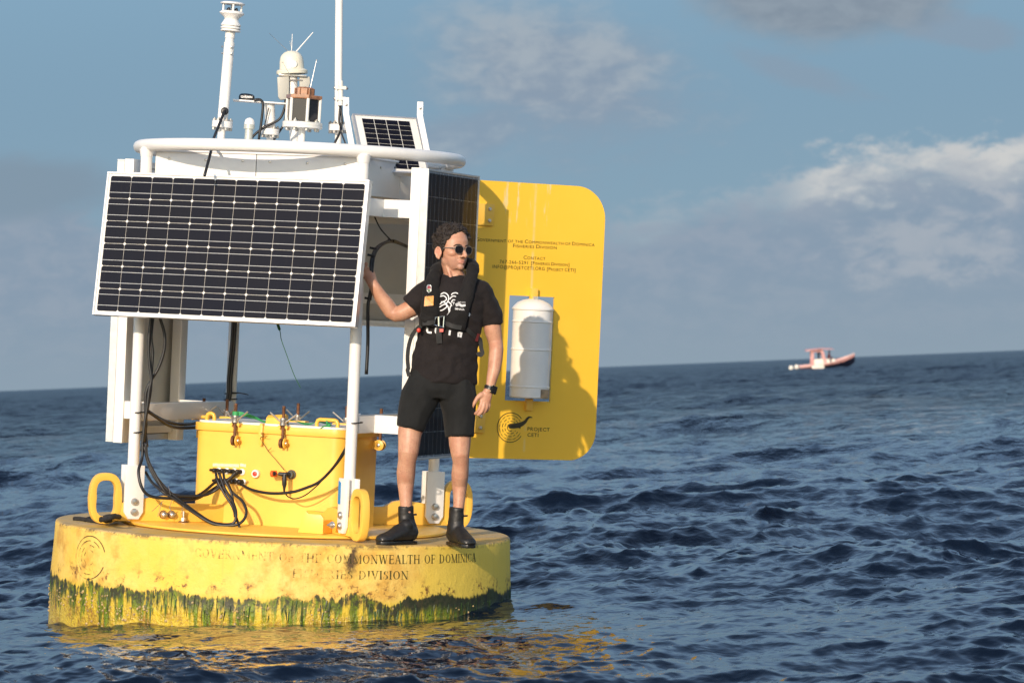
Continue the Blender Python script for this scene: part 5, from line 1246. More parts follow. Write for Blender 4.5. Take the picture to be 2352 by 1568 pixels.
# trunk core
g.tube([Q(1042, 650), Q(1042, 675), Q(1040, 720), Q(1034, 780), Q(1022, 840), Q(1016, 880), Q(1014, 900)], [(0.10, 0.06), (0.150, 0.085), (0.150, 0.095), (0.145, 0.09), (0.155, 0.098), (0.160, 0.10), (0.12, 0.09)], 20, ell=(1, 0, 0))
# legs
def leg(pts): g.tube([Q(a, b_, y) for a, b_, y, r in pts], [r for a, b_, y, r in pts], 20, ell=(1, 0, 0))
yl, yr = feetL.y, feetR.y
kl, kr = MY - 0.045, MY - 0.035
leg([(975, 880, MY, (0.085, 0.09)), (950, 960, MY - 0.02, (0.074, 0.080)), (941, 995, MY - 0.03, (0.064, 0.070)), (939.5, 1018, kl, (0.0585, 0.063)), (938, 1036, kl - 0.004, (0.0555, 0.060)), (935, 1058, kl + 0.01, (0.0480, 0.054)), (932.5, 1085, kl + 0.035, (0.0505, 0.060)), (932, 1108, yl + 0.02, (0.0460, 0.056)), (932, 1132, yl + 0.01, (0.0380, 0.045)), (932.5, 1155, yl, (0.0325, 0.038)), (934, 1190, yl, (0.034, 0.040)), (936, 1225, yl, (0.03, 0.04))])
leg([(1052, 885, MY, (0.085, 0.09)), (1056, 960, MY - 0.015, (0.074, 0.080)), (1056, 1000, MY - 0.025, (0.062, 0.070)), (1056, 1022, kr, (0.0570, 0.062)), (1057, 1042, kr - 0.004, (0.0500, 0.058)), (1058.5, 1062, kr + 0.01, (0.0435, 0.052)), (1056.5, 1090, kr + 0.035, (0.0465, 0.058)), (1055.5, 1114, yr + 0.02, (0.0415, 0.052)), (1055, 1138, yr + 0.01, (0.0335, 0.042)), (1054, 1158, yr, (0.0300, 0.036)), (1050, 1190, yr, (0.032, 0.038)), (1046, 1225, yr, (0.03, 0.04))])
g.ball(Q(939, 1022, kl - 0.040), 0.026, 0.022, 0.030, n=8); g.ball(Q(1057, 1027, kr - 0.040), 0.025, 0.022, 0.029, n=8)
# his right arm reaches back to the white post, palm round it
PX, PY = polar(0.905, A_FR).x, polar(0.905, A_FR).y
hp = OFF @ Vector((PX, PY, P(836, 628, PY).z))
w0 = Q(858, 655, MY + 0.02)
g.tube([Q(1000, 668, MY), Q(972, 690, MY), Q(945, 708, MY + 0.01), Q(922, 719, MY + 0.02), Q(908, 722, MY + 0.03), Q(900, 717, MY + 0.035), Q(888, 700, MY + 0.035), Q(872, 678, MY + 0.03), w0 + (w0 - Q(850, 645, MY + 0.02)) * 0.4, Q(853, 648, MY + 0.025)],
       [(0.055, 0.055), (0.050, 0.052), (0.047, 0.049), (0.044, 0.045), (0.041, 0.042), (0.041, 0.042), (0.0405, 0.043), (0.035, 0.038), (0.028, 0.031), (0.026, 0.030)], 18)
g.tube([w0, hp + Vector((0.055, -0.02, -0.005)), hp + Vector((0.043, -0.016, 0.03))], [(0.027, 0.030), (0.036, 0.030), (0.030, 0.02)], 12)
for k in range(4):                                          # four fingers wrap behind the post, thumb in front
    z_ = -0.022 + k * 0.0215; rr_ = 0.031 + 0.0095; pts = []
    for j in range(7):
        a = rad(-25 + j * (31 if k else 27)); pts.append(hp + Vector((math.cos(a) * rr_, math.sin(a) * rr_, z_ + 0.008 + (k - 1.5) * 0.002 * j * 0.3)))
    g.tube(pts, [0.0105, 0.0100, 0.0095, 0.0092, 0.0088, 0.0082, 0.0072], 8)
pts = [hp + Vector((math.cos(rad(a)) * 0.0425, math.sin(rad(a)) * 0.0425, z_)) for a, z_ in ((-20, -0.02), (-50, -0.012), (-85, 0.002), (-118, 0.018))]
g.tube(pts, [0.014, 0.0125, 0.011, 0.009], 8)
# his left arm hangs beside the body
ay = MY - 0.02
g.tube([Q(1098, 672, MY), Q(1118, 700, MY), Q(1129, 735, MY), Q(1132, 758, MY), Q(1138, 785, MY - 0.0), Q(1140, 802, ay), Q(1138, 825, ay - 0.01), Q(1135, 848, ay - 0.02), Q(1130, 868, ay - 0.03), Q(1127, 884, ay - 0.035), Q(1125, 893, ay - 0.038), Q(1120, 903, ay - 0.042)],
       [(0.055, 0.055), (0.052, 0.052), (0.049, 0.049), (0.0465, 0.048), (0.0375, 0.040), (0.0380, 0.040), (0.0375, 0.039), (0.0340, 0.036), (0.0295, 0.030), (0.0265, 0.024), (0.0270, 0.022), (0.029, 0.020)], 18)
hy = ay - 0.045
g.tube([Q(1123, 895, hy + 0.005), Q(1118, 906, hy), Q(1114, 918, hy), Q(1113, 928, hy + 0.002)], [(0.026, 0.017), (0.031, 0.017), (0.033, 0.016), (0.027, 0.012)], 14, ell=(1, 0.15, 0.3))
FR_ = {'index': [(1107, 920, 0), (1104, 930, -.004), (1098.5, 942, -.002), (1089.5, 951.5, 0.006)], 'middle': [(1112.5, 923, 0), (1111, 934, -.006), (1106, 946, -.004), (1097, 954, 0.006)],
       'ring': [(1118, 923, 0.004), (1118, 934, 0.0), (1114.5, 944, 0.004), (1108, 951, 0.014)], 'little': [(1123, 921, 0.010), (1124, 931, 0.010), (1121.5, 940, 0.016), (1116, 946, 0.026)]}
for nm, fp in FR_.items():
    r0 = {'index': 0.0104, 'middle': 0.0106, 'ring': 0.0100, 'little': 0.0088}[nm]
    g.tube(spline([Q(a, b_, hy - 0.004 + d_) for a, b_, d_ in fp], 3), [r0 * (1.05 - 0.035 * i) for i in range(10)], 9)
g.tube(spline([Q(1108, 905, hy - 0.004), Q(1098, 912, hy - 0.010), Q(1091.5, 922, hy - 0.012), Q(1086.5, 931, hy - 0.010), Q(1083.8, 937, hy - 0.006)], 3), [0.0165, 0.0160, 0.0150, 0.0135, 0.0125, 0.0118, 0.0112, 0.0108, 0.0105, 0.0100, 0.0093, 0.0085, 0.0072], 9)
SKIN_SPOTS = []
for l_, f_, h_, r_, am, cl_ in ((0, 0.091, -0.065, 0.0125, 0.62, (0.50, 0.17, 0.13)), (-0.013, 0.087, -0.065, 0.0115, 0.6, (0.50, 0.17, 0.13)), (0.013, 0.087, -0.065, 0.0115, 0.6, (0.50, 0.17, 0.13)),
                             (0, 0.085, -0.092, 0.034, 0.30, (0.27, 0.16, 0.13)), (-0.035, 0.055, -0.075, 0.042, 0.28, (0.28, 0.16, 0.13)), (0.035, 0.055, -0.075, 0.042, 0.28, (0.28, 0.16, 0.13)), (-0.055, 0.01, -0.06, 0.035, 0.25, (0.30, 0.17, 0.13)),
                             (0, 0.092, -0.050, 0.010, 0.12, (0.27, 0.16, 0.13)), (0.014, 0.088, -0.050, 0.012, 0.12, (0.27, 0.16, 0.13)), (-0.014, 0.088, -0.050, 0.012, 0.12, (0.27, 0.16, 0.13)),
                             (-0.082, -0.012, -0.012, 0.030, 0.35, (0.60, 0.22, 0.16)), (0, 0.108, -0.032, 0.014, 0.3, (0.58, 0.24, 0.17)), (-0.04, 0.07, -0.02, 0.03, 0.2, (0.60, 0.25, 0.17))):
    SKIN_SPOTS.append((tuple(H(l_, f_, h_)), r_, am, cl_))
M_skin = skin_mat()
body = remesh(g, 'body', M_skin, man, 0.0037, 5, 0.5)
# eyebrows peek over the glasses
g = G()
for s in (-1, 1): g.tube([H(x_ * s, f_, h_) for x_, f_, h_ in ((0.013, 0.0905, 0.020), (0.026, 0.087, 0.025), (0.040, 0.079, 0.024), (0.052, 0.069, 0.017))], [(0.0035, 0.003), (0.0045, 0.003), (0.004, 0.003), (0.002, 0.002)], 6)
M_hair = mat('dark_hair', (0.022, 0.015, 0.011), 0.55, var=0.5, vscale=90, bs=0.4, bscale=500, spec=0.4)
b1 = G(); b1.v = g.v[:len(g.v) // 2]; b1.f = [f for f in g.f if max(f) < len(b1.v)]; b1.build('eyebrow', M_hair, man, smooth=180)
b2 = G(); k_ = len(g.v) // 2; b2.v = g.v[k_:]; b2.f = [tuple(i - k_ for i in f) for f in g.f if min(f) >= k_]; b2.build('eyebrow', M_hair, man, smooth=180)
# hair: a mop of curls grown over the scalp
g = G(); r2 = random.Random(21)
def scalp(th, ph, k=1.0):            # th: angle round from the face (0 = front), ph: elevation
    return Vector((math.sin(th) * math.cos(ph) * 0.080 * k, math.cos(th) * math.cos(ph) * 0.097 * k - 0.016, math.sin(ph) * 0.091 * k + 0.038))
cnt = 0
while cnt < 950:
    th = r2.uniform(-math.pi, math.pi); ph = math.asin(r2.uniform(-0.95, 1.0)); p = scalp(th, ph); l_, f_, h_ = p
    front = f_ > 0.01
    lim = 0.082 + 0.010 * math.cos(l_ * 40) if front and abs(l_) < 0.056 else None
    if lim is None:
        if front: lim = 0.076 - (0.075 - f_) * 0.55 if f_ > 0.03 else 0.010 + (f_ - 0.01) * 1.9
        elif f_ > -0.018: lim = 0.006 if f_ < 0.0 else -0.014
        else: lim = -0.050
    if h_ < lim: continue
    cnt += 1
    nrm = HM @ Vector((l_ / 0.080 ** 2, (f_ + 0.016) / 0.097 ** 2, (h_ - 0.038) / 0.091 ** 2)).normalized(); base = H(l_, f_, h_)
    t1 = nrm.orthogonal().normalized(); t2 = nrm.cross(t1); R_ = r2.uniform(0.006, 0.011); a0 = r2.uniform(0, 6.28); lift = r2.uniform(0.004, 0.014) * (1.15 if h_ > 0.06 else 0.7)
    pts = [base + nrm * (lift * 0.4 + lift * j / 7 + 0.002) + (t1 * math.cos(a0 + j * 0.5) + t2 * math.sin(a0 + j * 0.5)) * R_ * (1 - 0.04 * j) for j in range(8)]
    g.tube(pts, [0.0034] * 7 + [0.0022], 5)
    g.ball(base + nrm * 0.0005, 0.0098, n=4)
hair = remesh(g, 'hair', M_hair, man, 0.0025, 2, 0.5)
# sunglasses
M_lens = mat('dark_lens', (0.008, 0.006, 0.008), 0.16, var=0.1, spec=0.25); M_frame = mat('clear_grey_frame', (0.22, 0.18, 0.15), 0.18, var=0.1, coat=0.6)
sg = part('sunglasses', man)
for s in (-1, 1):
    lc_ = H(0.0325 * s, 0.0955, -0.002); lx = (hl * 0.985 - hf * 0.17 * s).normalized(); ly = (hu - hf * -0.05).normalized()
    poly = []
    for k in range(24):
        a = 2 * math.pi * k / 24; ca, sa = math.cos(a), math.sin(a); rx = 0.0240 * (1 + 0.04 * (sa > 0)); ry = 0.0205
        poly.append((math.copysign(abs(ca) ** 0.78, ca) * rx, math.copysign(abs(sa) ** 0.78, sa) * ry))
    G().prism(poly, lc_, lx, ly, 0.001).build('lens', M_lens, sg, smooth=30)
    G().tube([lc_ + lx * p[0] * 1.04 + ly * p[1] * 1.04 for p in poly], 0.0014, 6, closed=True).build('rim', M_frame, sg, smooth=180)
    G().tube([lc_ + lx * 0.0235 * s + ly * 0.009, H(0.0655 * s, 0.078, 0.006), H(0.076 * s, 0.035, 0.006), H(0.0785 * s, -0.004, 0.003), H(0.078 * s, -0.016, -0.006)], [0.003, 0.003, 0.0022, 0.002, 0.002], 6).build('temple', M_frame, sg, smooth=180)
G().tube([H(-0.011, 0.098, 0.003), H(-0.004, 0.102, 0.006), H(0.004, 0.102, 0.006), H(0.011, 0.098, 0.003)], 0.0018, 6).build('bridge', M_frame, sg, smooth=180)
# --- clothes
def cloth(name, col, sc=1.0, sheen=0.2):
    m, t, b = new_mat(name); c = coord(t); w_ = nz(t, c, 900.0, 2.0); f = nz(t, c, 9.0, 5.0, 0.6)
    cc = mixc(t, f.step(0.3, 0.7), tuple(v * 0.8 for v in col), tuple(v * 1.25 for v in col))
    h = nz(t, c, 16.0, 4.0, 0.55, 0.6)
    setp(t, b, col=cc, rough=0.85, sheen=sheen, normal=bump(t, h * 0.9 + w_ * 0.02, 0.5, 0.02 * sc), spec=0.25); return m
M_shirt = cloth('black_cotton', (0.013, 0.010, 0.010), 1.0, 0.05); M_short = cloth('black_shorts_cloth', (0.010, 0.0105, 0.0105), 0.6, 0.05); M_vest = cloth('black_vest_cloth', (0.010, 0.009, 0.009), 1.1, 0.05)
M_boot = mat('black_neoprene', (0.012, 0.011, 0.010), 0.5, var=0.2, vscale=40, bs=0.1); M_sole = mat('black_boot_rubber', (0.013, 0.012, 0.011), 0.28, var=0.2, vscale=20, dirt=0.3, dirtcol=(0.05, 0.035, 0.02))
def folds(amp, sx, sy, sz, seed, tilt=0.0, band=None):
    def f(co, no):
        out = co.copy()
        for i in range(len(co)):
            x_, y_, z_ = co[i]; a = noise.noise((x_ * sx + z_ * tilt + seed, y_ * sy, z_ * sz)) + 0.5 * noise.noise((x_ * sx * 2.3 - z_ * tilt, y_ * sy * 2.0 + seed, z_ * sz * 2.2))
            a = 1 - abs(a) * 2.2
            k = amp if band is None else amp * band(x_, y_, z_)
            out[i] = co[i] + no[i] * a * k
        return out
    return f
g = G()
tor = [(1019, 878, 75, 0.121), (1020, 862, 76, 0.121), (1022, 830, 75, 0.114), (1029, 790, 70, 0.108), (1034, 755, 72, 0.112), (1037, 725, 76, 0.119), (1040, 695, 79, 0.121), (1041, 672, 80, 0.110), (1041.5, 656, 68, 0.092), (1042, 645, 47, 0.078), (1042, 637, 29, 0.066), (1042, 633, 26.5, 0.063)]
g.tube([Q(a, b_) for a, b_, w_, d_ in tor], [(w_ / 431.0, d_) for a, b_, w_, d_ in tor], 28, ell=(1, 0, 0))
g.tube([Q(1006, 664), Q(985, 668), Q(966, 684), Q(944, 705)], [(0.062, 0.066), (0.068, 0.070), (0.066, 0.066), (0.0600, 0.060)], 20)
g.tube([Q(1078, 664), Q(1102, 672), Q(1120, 700), Q(1128, 728), Q(1131.5, 746)], [(0.062, 0.066), (0.064, 0.068), (0.0605, 0.063), (0.0585, 0.059), (0.0575, 0.056)], 20)
shirt = remesh(g, 'tshirt', M_shirt, man, 0.0065, 3, 0.5, post=folds(0.0070, 7.0, 6.0, 9.0, 3.3, 4.0))
# collar ribbing
G().tube([Q(1042 + 25.0 * math.cos(a), 634.5 + 0.0 * math.sin(a), MY) + Vector((0, math.sin(a) * 0.060, -0.010 * (math.sin(a) < 0) * abs(math.sin(a)))) for a in [2 * math.pi * k / 28 for k in range(28)]], 0.0065, 8, closed=True).build('neckband', M_shirt, man, smooth=180)
g = G()
g.tube([Q(1018, 852), Q(1016, 872), Q(1013, 895), Q(1010, 915)], [(0.170, 0.112), (0.180, 0.118), (0.182, 0.118), (0.150, 0.10)], 26, ell=(1, 0, 0))
g.tube([Q(978, 880), Q(963, 915, MY - 0.01), Q(951, 950, MY - 0.02), Q(942, 984, MY - 0.028)], [(0.098, 0.108), (0.098, 0.105), (0.084, 0.096), (0.0715, 0.090)], 22, ell=(1, 0, 0))
g.tube([Q(1048, 880), Q(1052, 915, MY - 0.01), Q(1055, 950, MY - 0.018), Q(1055.5, 1001, MY - 0.028)], [(0.100, 0.108), (0.096, 0.105), (0.083, 0.096), (0.0725, 0.090)], 22, ell=(1, 0, 0))
shorts = remesh(g, 'shorts', M_short, man, 0.0065, 3, 0.5, post=folds(0.0065, 7.0, 6.0, 4.0, 9.1, 2.0))
# boots
def boot(nm, shaft, heel, toe, tip_w):
    b_ = part(nm, man); g = G(); h0 = OFF @ heel; t0 = OFF @ toe; d_ = (t0 - h0); L = d_.length; f_ = d_.normalized(); f_.z = 0; f_.normalize(); sd_ = Vector((-f_.y, f_.x, 0))
    # upper
    secs = [(-0.005, 0.052, 0.030, 0.034), (0.03, 0.060, 0.040, 0.050), (0.08, 0.066, 0.042, 0.058), (0.13, 0.056, 0.043, 0.046), (0.18, 0.042, 0.047, 0.034), (0.22, 0.035, 0.046, 0.027), (0.25, 0.031, 0.038, 0.022), (0.268, 0.028, 0.022, 0.014)]
    k_ = L / 0.27
    g.tube([h0 + f_ * a * k_ + Z * h_ for a, h_, w_, v_ in secs], [(w_, v_) for a, h_, w_, v_ in secs], 18, ell=tuple(sd_))
    g.tube([OFF @ p if False else p for p in shaft], [(0.0385, 0.044), (0.0380, 0.044), (0.0400, 0.046), (0.044, 0.054), (0.042, 0.058)], 18, ell=tuple(sd_))
    g.ball(h0 + f_ * 0.06 + Z * 0.10, 0.040, 0.045, 0.035, n=10)
    remesh(g, 'upper', M_boot, b_, 0.0055, 3, 0.5, post=folds(0.0015, 14, 14, 30, 2.0))
    out = []
    for a, w_ in ((-0.012, 0.020), (0.0, 0.030), (0.03, 0.035), (0.08, 0.033), (0.13, 0.038), (0.18, 0.046), (0.22, 0.045), (0.25, 0.036), (0.268, 0.018)): out.append((a * k_, w_))
    poly = [(a, -w_) for a, w_ in out] + [(a, w_) for a, w_ in reversed(out)]
    G().prism(poly, h0 + Z * 0.010, f_, sd_, 0.010).build('sole', M_sole, b_, bevel=0.004)
    g2 = G(); tp = [(0.20, 0.032, 0.0490, 0.026), (0.23, 0.030, 0.0455, 0.0245), (0.255, 0.027, 0.036, 0.019), (0.270, 0.025, 0.022, 0.012)]
    g2.tube([h0 + f_ * a * k_ + Z * h_ for a, h_, w_, v_ in tp], [(w_, v_) for a, h_, w_, v_ in tp], 18, ell=tuple(sd_)); g2.build('toe_cap', M_sole, b_, smooth=60)
    top = shaft[0]
    G().tube([top + sd_ * 0.0 + Vector((0.036, -0.008, -0.03)), top + Vector((0.038, -0.006, -0.10)), top + Vector((0.040, 0.0, -0.17))], 0.0035, 6).build('zip', M_black, b_)
    G().tube([top + Vector((0.036, -0.012, -0.045)), top + Vector((0.060, -0.016, -0.043))], 0.0055, 6).build('zip_pull', M_black, b_)
    return b_
heelA = on_deck(950, 1240, -0.955); toeA = on_deck(871, 1248, -1.115); toeA = heelA + (toeA - heelA).normalized() * 0.255
heelB = on_deck(1036, 1238, -0.89); toeB = on_deck(1078, 1250, -1.09)
toeB = heelB + (toeB - heelB).normalized() * min(0.30, max(0.24, (toeB - heelB).length))
boot('boot', [Q(932, 1161, yl), Q(932.5, 1178, yl), Q(934, 1196, yl), Q(938, 1216, yl), Q(940, 1228, yl)], heelA, toeA, 0.04)
boot('boot', [Q(1049, 1164, yr), Q(1048, 1178, yr), Q(1047, 1196, yr), Q(1046, 1214, yr), Q(1045, 1228, yr)], heelB, toeB, 0.04)
# wristwatch
wt = part('wristwatch', man); wc = Q(1126, 892, ay - 0.036)
ax_ = (Q(1122, 900, ay - 0.04) - Q(1130, 876, ay - 0.03)).normalized(); u_ = Vector((1, 0, 0)); u_ = (u_ - ax_ * u_.dot(ax_)).normalized(); v_ = ax_.cross(u_)
G().tube([wc + ax_ * 0.0 + u_ * math.cos(a) * 0.0310 + v_ * math.sin(a) * 0.0275 + (-Vector((0, 0, 0.005)) * math.cos(a)) for a in [2 * math.pi * k / 24 for k in range(24)]], (0.0024, 0.010)[0], 8, closed=True).build('band_edge', M_black, wt)
vv = []; ff = []
for k in range(28):
    a = 2 * math.pi * k / 28; r_ = u_ * math.cos(a) * 0.0300 + v_ * math.sin(a) * 0.0265
    for (s_, e_) in ((-0.0105, 1.0), (0.0105, 1.0), (0.0105, 1.09), (-0.0105, 1.09)): vv.append(wc + r_ * e_ + ax_ * s_)
for k in range(28):
    j = (k + 1) % 28
    for q in range(4): ff.append((k * 4 + q, k * 4 + (q + 1) % 4, j * 4 + (q + 1) % 4, j * 4 + q))
G().add(vv, ff).build('band', mat('watch_band', (0.03, 0.03, 0.028), 0.35, 0.3), wt)
fc = Q(1134, 895, ay - 0.062); fnn = (Vector((0.55, -0.8, 0.05))).normalized(); fu = (ax_ - fnn * ax_.dot(fnn)).normalized(); fw = fu.cross(fnn)
G().box(fc, fu * 0.022, fw * 0.0185, fnn * 0.006).build('case', mat('watch_case', (0.02, 0.02, 0.02), 0.25, 0.4), wt, bevel=0.004)
G().box(fc + fnn * 0.0065, fu * 0.0175, fw * 0.014, fnn * 0.0008).build('dial', M_lens, wt)
for s in (-1, 1): G().ball(fc + fu * 0.016 * s - fw * 0.0195 * (1 if fw.x > 0 else -1) + fnn * 0.004, 0.0032, n=6).build('stud', mat('gold_stud', (0.75, 0.6, 0.35), 0.2, 0.9), wt)
# --- life vest
vest = part('life_vest', man)
g = G()
def lobe(pts): g.tube([Q(a, b_, y) for a, b_, y, w_, t_ in pts], [(w_ / 431.0, t_) for a, b_, y, w_, t_ in pts], 18, ell=(1, 0, 0))
lobe([(1000, 628, MY - 0.03, 11, 0.034), (995, 640, MY - 0.065, 15, 0.030), (991, 660, MY - 0.095, 18, 0.026), (990, 685, MY - 0.108, 20, 0.026), (987, 712, MY - 0.108, 21, 0.028), (985, 734, MY - 0.104, 21, 0.028), (985, 748, MY - 0.098, 20, 0.020)])
lobe([(1084, 612, MY - 0.02, 10, 0.034), (1083, 632, MY - 0.055, 14, 0.030), (1077, 655, MY - 0.092, 15, 0.026), (1070, 680, MY - 0.108, 18, 0.026), (1058, 705, MY - 0.114, 21, 0.027), (1048, 733, MY - 0.112, 26, 0.028), (1044, 748, MY - 0.110, 26, 0.026), (1043, 757, MY - 0.106, 24, 0.018)])
pts = [Q(1000, 632, MY - 0.045), Q(1002, 620, MY - 0.005), Q(1012, 612, MY + 0.045), Q(1030, 606, MY + 0.078), Q(1050, 604, MY + 0.080), Q(1072, 604, MY + 0.050), Q(1086, 610, MY + 0.0), Q(1087, 624, MY - 0.04)]
g.tube(spline(pts, 4), (0.030), 14)
vst = remesh(g, 'vest_shell', M_vest, vest, 0.0055, 3, 0.5, post=folds(0.0038, 10.0, 8.0, 12.0, 5.5, 5.0))
# piping seams along the lobes
for pts in ([(1010, 640), (1011, 660), (1010, 690), (1007, 725)], [(1066, 640), (1061, 660), (1052, 682), (1038, 702), (1024, 722)]):
    pass
def bvh_of(o):
    me = o.data; return BVHTree.FromPolygons([v.co[:] for v in me.vertices], [tuple(p.vertices) for p in me.polygons])
TREES = {'shirt': bvh_of(shirt), 'vest': bvh_of(vst)}
def on(px, py, tree, lift=0.0016):
    a = Q(px, py, -3.0); d_ = (Q(px, py, MY) - a).normalized(); loc, nrm, idx, dist = TREES[tree].ray_cast(a, d_)
    if loc is None: loc = Q(px, py, MY - 0.11); 
    return loc - d_ * lift
def strip(g, pts, w, tree, closed=False, lift=0.0016, taper=True):
    pts = [Vector((a, b_)) for a, b_ in pts]; n = len(pts); v = []; f = []
    for i, p in enumerate(pts):
        t_ = (pts[min(i + 1, n - 1)] - pts[max(i - 1, 0)]).normalized(); nn = Vector((-t_.y, t_.x)); ww = w * (0.55 if taper and i in (0, n - 1) else 1.0)
        v += [on(*(p - nn * ww), tree, lift), on(*(p + nn * ww), tree, lift)]
    for i in range(n - 1): f.append((2 * i, 2 * i + 1, 2 * i + 3, 2 * i + 2))
    g.add(v, f)
def sp2(pts, n=5):
    return [(p.x, p.y) for p in spline([Vector((a, b_, 0)) for a, b_ in pts], n)]
def C4(cx, cy): return (880.4 + cx * 0.2246, 490 + cy * 0.2246)
M_print = mat('white_print', (0.72, 0.72, 0.72), 0.7, var=0.05)
g = G()
for pts in ([(765, 820), (740, 812), (710, 818), (695, 835)], [(745, 850), (715, 845), (690, 862), (680, 880)], [(735, 885), (712, 885), (700, 900), (705, 915)], [(720, 905), (722, 930), (715, 960), (708, 985), (690, 1000)],
            [(585, 830), (615, 812), (645, 820), (665, 845), (668, 880), (655, 905)], [(580, 850), (615, 842), (640, 858), (645, 880), (620, 900), (590, 905)], [(578, 930), (610, 905), (640, 920), (650, 935)],
            [(572, 960), (610, 935), (640, 930), (648, 955), (610, 985), (580, 995)], [(640, 920), (665, 905), (690, 925), (700, 950)], [(655, 935), (668, 975), (672, 1015), (655, 1040), (675, 1045)], [(690, 940), (680, 975), (680, 1010), (676, 1040)]):
    strip(g, sp2([C4(*p) for p in pts]), 1.25, 'shirt', lift=0.002)
g.build('shirt_print', M_print, shirt, smooth=0)
# foot of the word printed across the belly, cut off by the vest
g = G()
for pts in ([(450, 1165), (448, 1195), (458, 1215), (495, 1218)], [(540, 1170), (535, 1205), (548, 1225), (560, 1225)], [(682, 1195), (678, 1225), (675, 1246)], [(770, 1215), (768, 1262)], [(800, 1215), (790, 1268)], [(770, 1218), (800, 1222)], [(878, 1020), (885, 1032), (876, 1050)]):
    strip(g, sp2([C4(*p) for p in pts], 3), 2.3 if pts[0][0] < 860 else 1.2, 'shirt', lift=0.002, taper=False)
g.build('shirt_print', M_print, shirt, smooth=0)
def word(s, x0, x1, yc, cap, tree, slope=0.0, name='lettering', parent=None, mt=M_print):
    tv, tf = text_mesh(s, 1.0, 0.01); mx_ = max(p[0] for p in tv)
    v = [on(x0 + (x1 - x0) * p[0] / mx_, yc + slope * (p[0] / mx_ - 0.5) - (p[1] - 0.36) * cap / 0.72, tree, 0.002) for p in tv]
    G().add(v, tf).build(name, mt, parent, smooth=0)
word('IMNASA', *[C4(732, 0)[0], C4(830, 0)[0]], C4(0, 978)[1], 4.6, 'vest', 2.0, parent=vst)
word('TWIN AUTO', *[C4(762, 0)[0], C4(840, 0)[0]], C4(0, 908)[1], 2.6, 'vest', 1.0, parent=vst)
g = G()
for k in range(3): strip(g, sp2([C4(735 + k * 3, 928 + k * 11), C4(775, 918 + k * 11), C4(800, 934 + k * 9), C4(843, 932 + k * 7)]), 0.75, 'vest', lift=0.002)
g.build('vest_emblem', M_print, vst, smooth=0)
# patch, badge
def plate(poly, tree, mt, nm, parent, lift=0.003):
    v = [on(a, b_, tree, lift) for a, b_ in poly]; n = len(v); w_ = [p + Vector((0, 0.008, 0)) for p in v]
    return G().add(v + w_, [tuple(range(n))] + [(i, (i + 1) % n, (i + 1) % n + n, i + n) for i in range(n)]).build(nm, mt, parent, smooth=0)
plate([C4(425, 850), C4(515, 842), C4(512, 940), C4(416, 950)], 'vest', mat('orange_patch', (0.62, 0.24, 0.02), 0.25, var=0.35, vscale=50, coat=0.8), 'patch', vst, 0.010)
plate([C4(443, 745), C4(455, 728), C4(482, 728), C4(494, 745), C4(490, 795), C4(465, 813), C4(446, 795)], 'vest', mat('badge_rim', (0.45, 0.45, 0.42), 0.3, 0.6), 'badge', vst, 0.008)
plate([C4(450, 752), C4(460, 740), C4(478, 740), C4(486, 752), C4(483, 770), C4(452, 772)], 'vest', mat('badge_red', (0.25, 0.02, 0.03), 0.4), 'badge_face', vst, 0.0105)
plate([C4(452, 774), C4(483, 774), C4(481, 790), C4(465, 803), C4(452, 790)], 'vest', mat('badge_green', (0.06, 0.12, 0.04), 0.4), 'badge_face', vst, 0.0105)
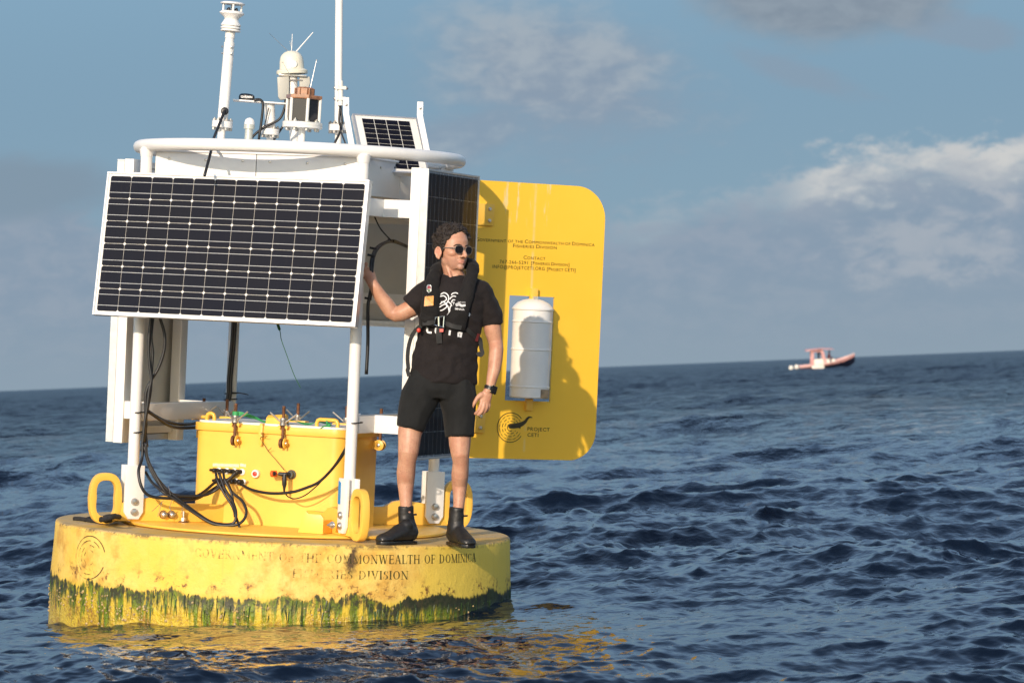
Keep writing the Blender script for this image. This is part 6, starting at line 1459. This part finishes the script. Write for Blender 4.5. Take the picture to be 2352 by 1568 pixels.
# buckle
M_chrome = mat('chrome', (0.8, 0.79, 0.76), 0.15, 1.0, var=0.02)
bk = [on(*C4(a, b_), 'vest', 0.010) for a, b_ in ((530, 1060), (620, 1052), (612, 1165), (522, 1140))]
bk = [Vector((p.x, min(q.y for q in bk), p.z)) for p in bk]
G().tube(bk, 0.0048, 8, closed=True).build('buckle', M_chrome, vest)
G().tube([(bk[0] + bk[1]) / 2 + (bk[0] - bk[1]) * 0.1, (bk[2] + bk[3]) / 2], 0.006, 8).build('buckle_bar', M_chrome, vest)
def strap_(name, pts, w, mt=M_black, wd=Vector((0.3, 0, 1))):
    P_ = spline(pts, 6); v = []; f = []
    for i, p in enumerate(P_):
        t_ = (P_[min(i + 1, len(P_) - 1)] - P_[max(i - 1, 0)]).normalized(); s_ = t_.cross(Vector((0, 1, 0))).normalized() * w
        v += [p - s_, p + s_, p + s_ + Vector((0, 0.003, 0)), p - s_ + Vector((0, 0.003, 0))]
    for i in range(len(P_) - 1):
        for k in range(4): f.append((i * 4 + k, i * 4 + (k + 1) % 4, i * 4 + 4 + (k + 1) % 4, i * 4 + 4 + k))
    f.append((0, 1, 2, 3)); f.append(tuple(len(v) - 4 + i for i in range(4)))
    return G().add(v, f).build(name, mt, vest, smooth=50)
M_web = mat('black_webbing', (0.012, 0.012, 0.012), 0.7, var=0.2, vscale=60)
strap_('buckle_strap', [on(*C4(575, 1150), 'shirt', 0.02), on(*C4(568, 1215), 'shirt', 0.025), on(*C4(570, 1280), 'shirt', 0.02), on(*C4(575, 1330), 'shirt', 0.015)], 0.015, M_web)
plate([C4(575, 1180), C4(615, 1180), C4(612, 1212), C4(575, 1212)], 'shirt', M_red, 'red_tab', vest, 0.028)
strap_('waist_belt', [Q(*C4(385, 1150), MY - 0.09), Q(*C4(330, 1195), MY - 0.08), Q(*C4(285, 1270), MY - 0.075), Q(*C4(258, 1370), MY - 0.07), Q(*C4(248, 1480), MY - 0.065), Q(*C4(255, 1580), MY - 0.06), Q(936, 850, MY - 0.06), Q(940, 864, MY - 0.06)], 0.0105, M_web)
G().ball(Q(*C4(362, 1195), MY - 0.105), 0.011, 0.006, 0.012, n=8).build('red_toggle', M_red, vest)
strap_('waist_belt', [on(*C4(850, 1180), 'shirt', 0.008), on(*C4(900, 1225), 'shirt', 0.007), on(*C4(950, 1265), 'shirt', 0.006), Q(*C4(990, 1290), MY - 0.055), Q(*C4(1000, 1370), MY - 0.05), Q(*C4(1012, 1430), MY - 0.05), Q(*C4(985, 1446), MY - 0.05), Q(*C4(965, 1420), MY - 0.05)], 0.011, M_web)
plate([C4(965, 1225), C4(992, 1235), C4(965, 1312), C4(938, 1302)], 'shirt', mat('dark_red_tag', (0.18, 0.02, 0.02), 0.6), 'red_tag', vest, 0.014)
strap_('chest_strap', [on(*C4(520, 1110), 'vest', 0.006), on(*C4(470, 1120), 'vest', 0.005), on(*C4(400, 1125), 'vest', 0.004)], 0.012, M_web)
strap_('chest_strap', [on(*C4(620, 1110), 'vest', 0.006), on(*C4(700, 1150), 'vest', 0.005), on(*C4(800, 1170), 'vest', 0.004)], 0.012, M_web)
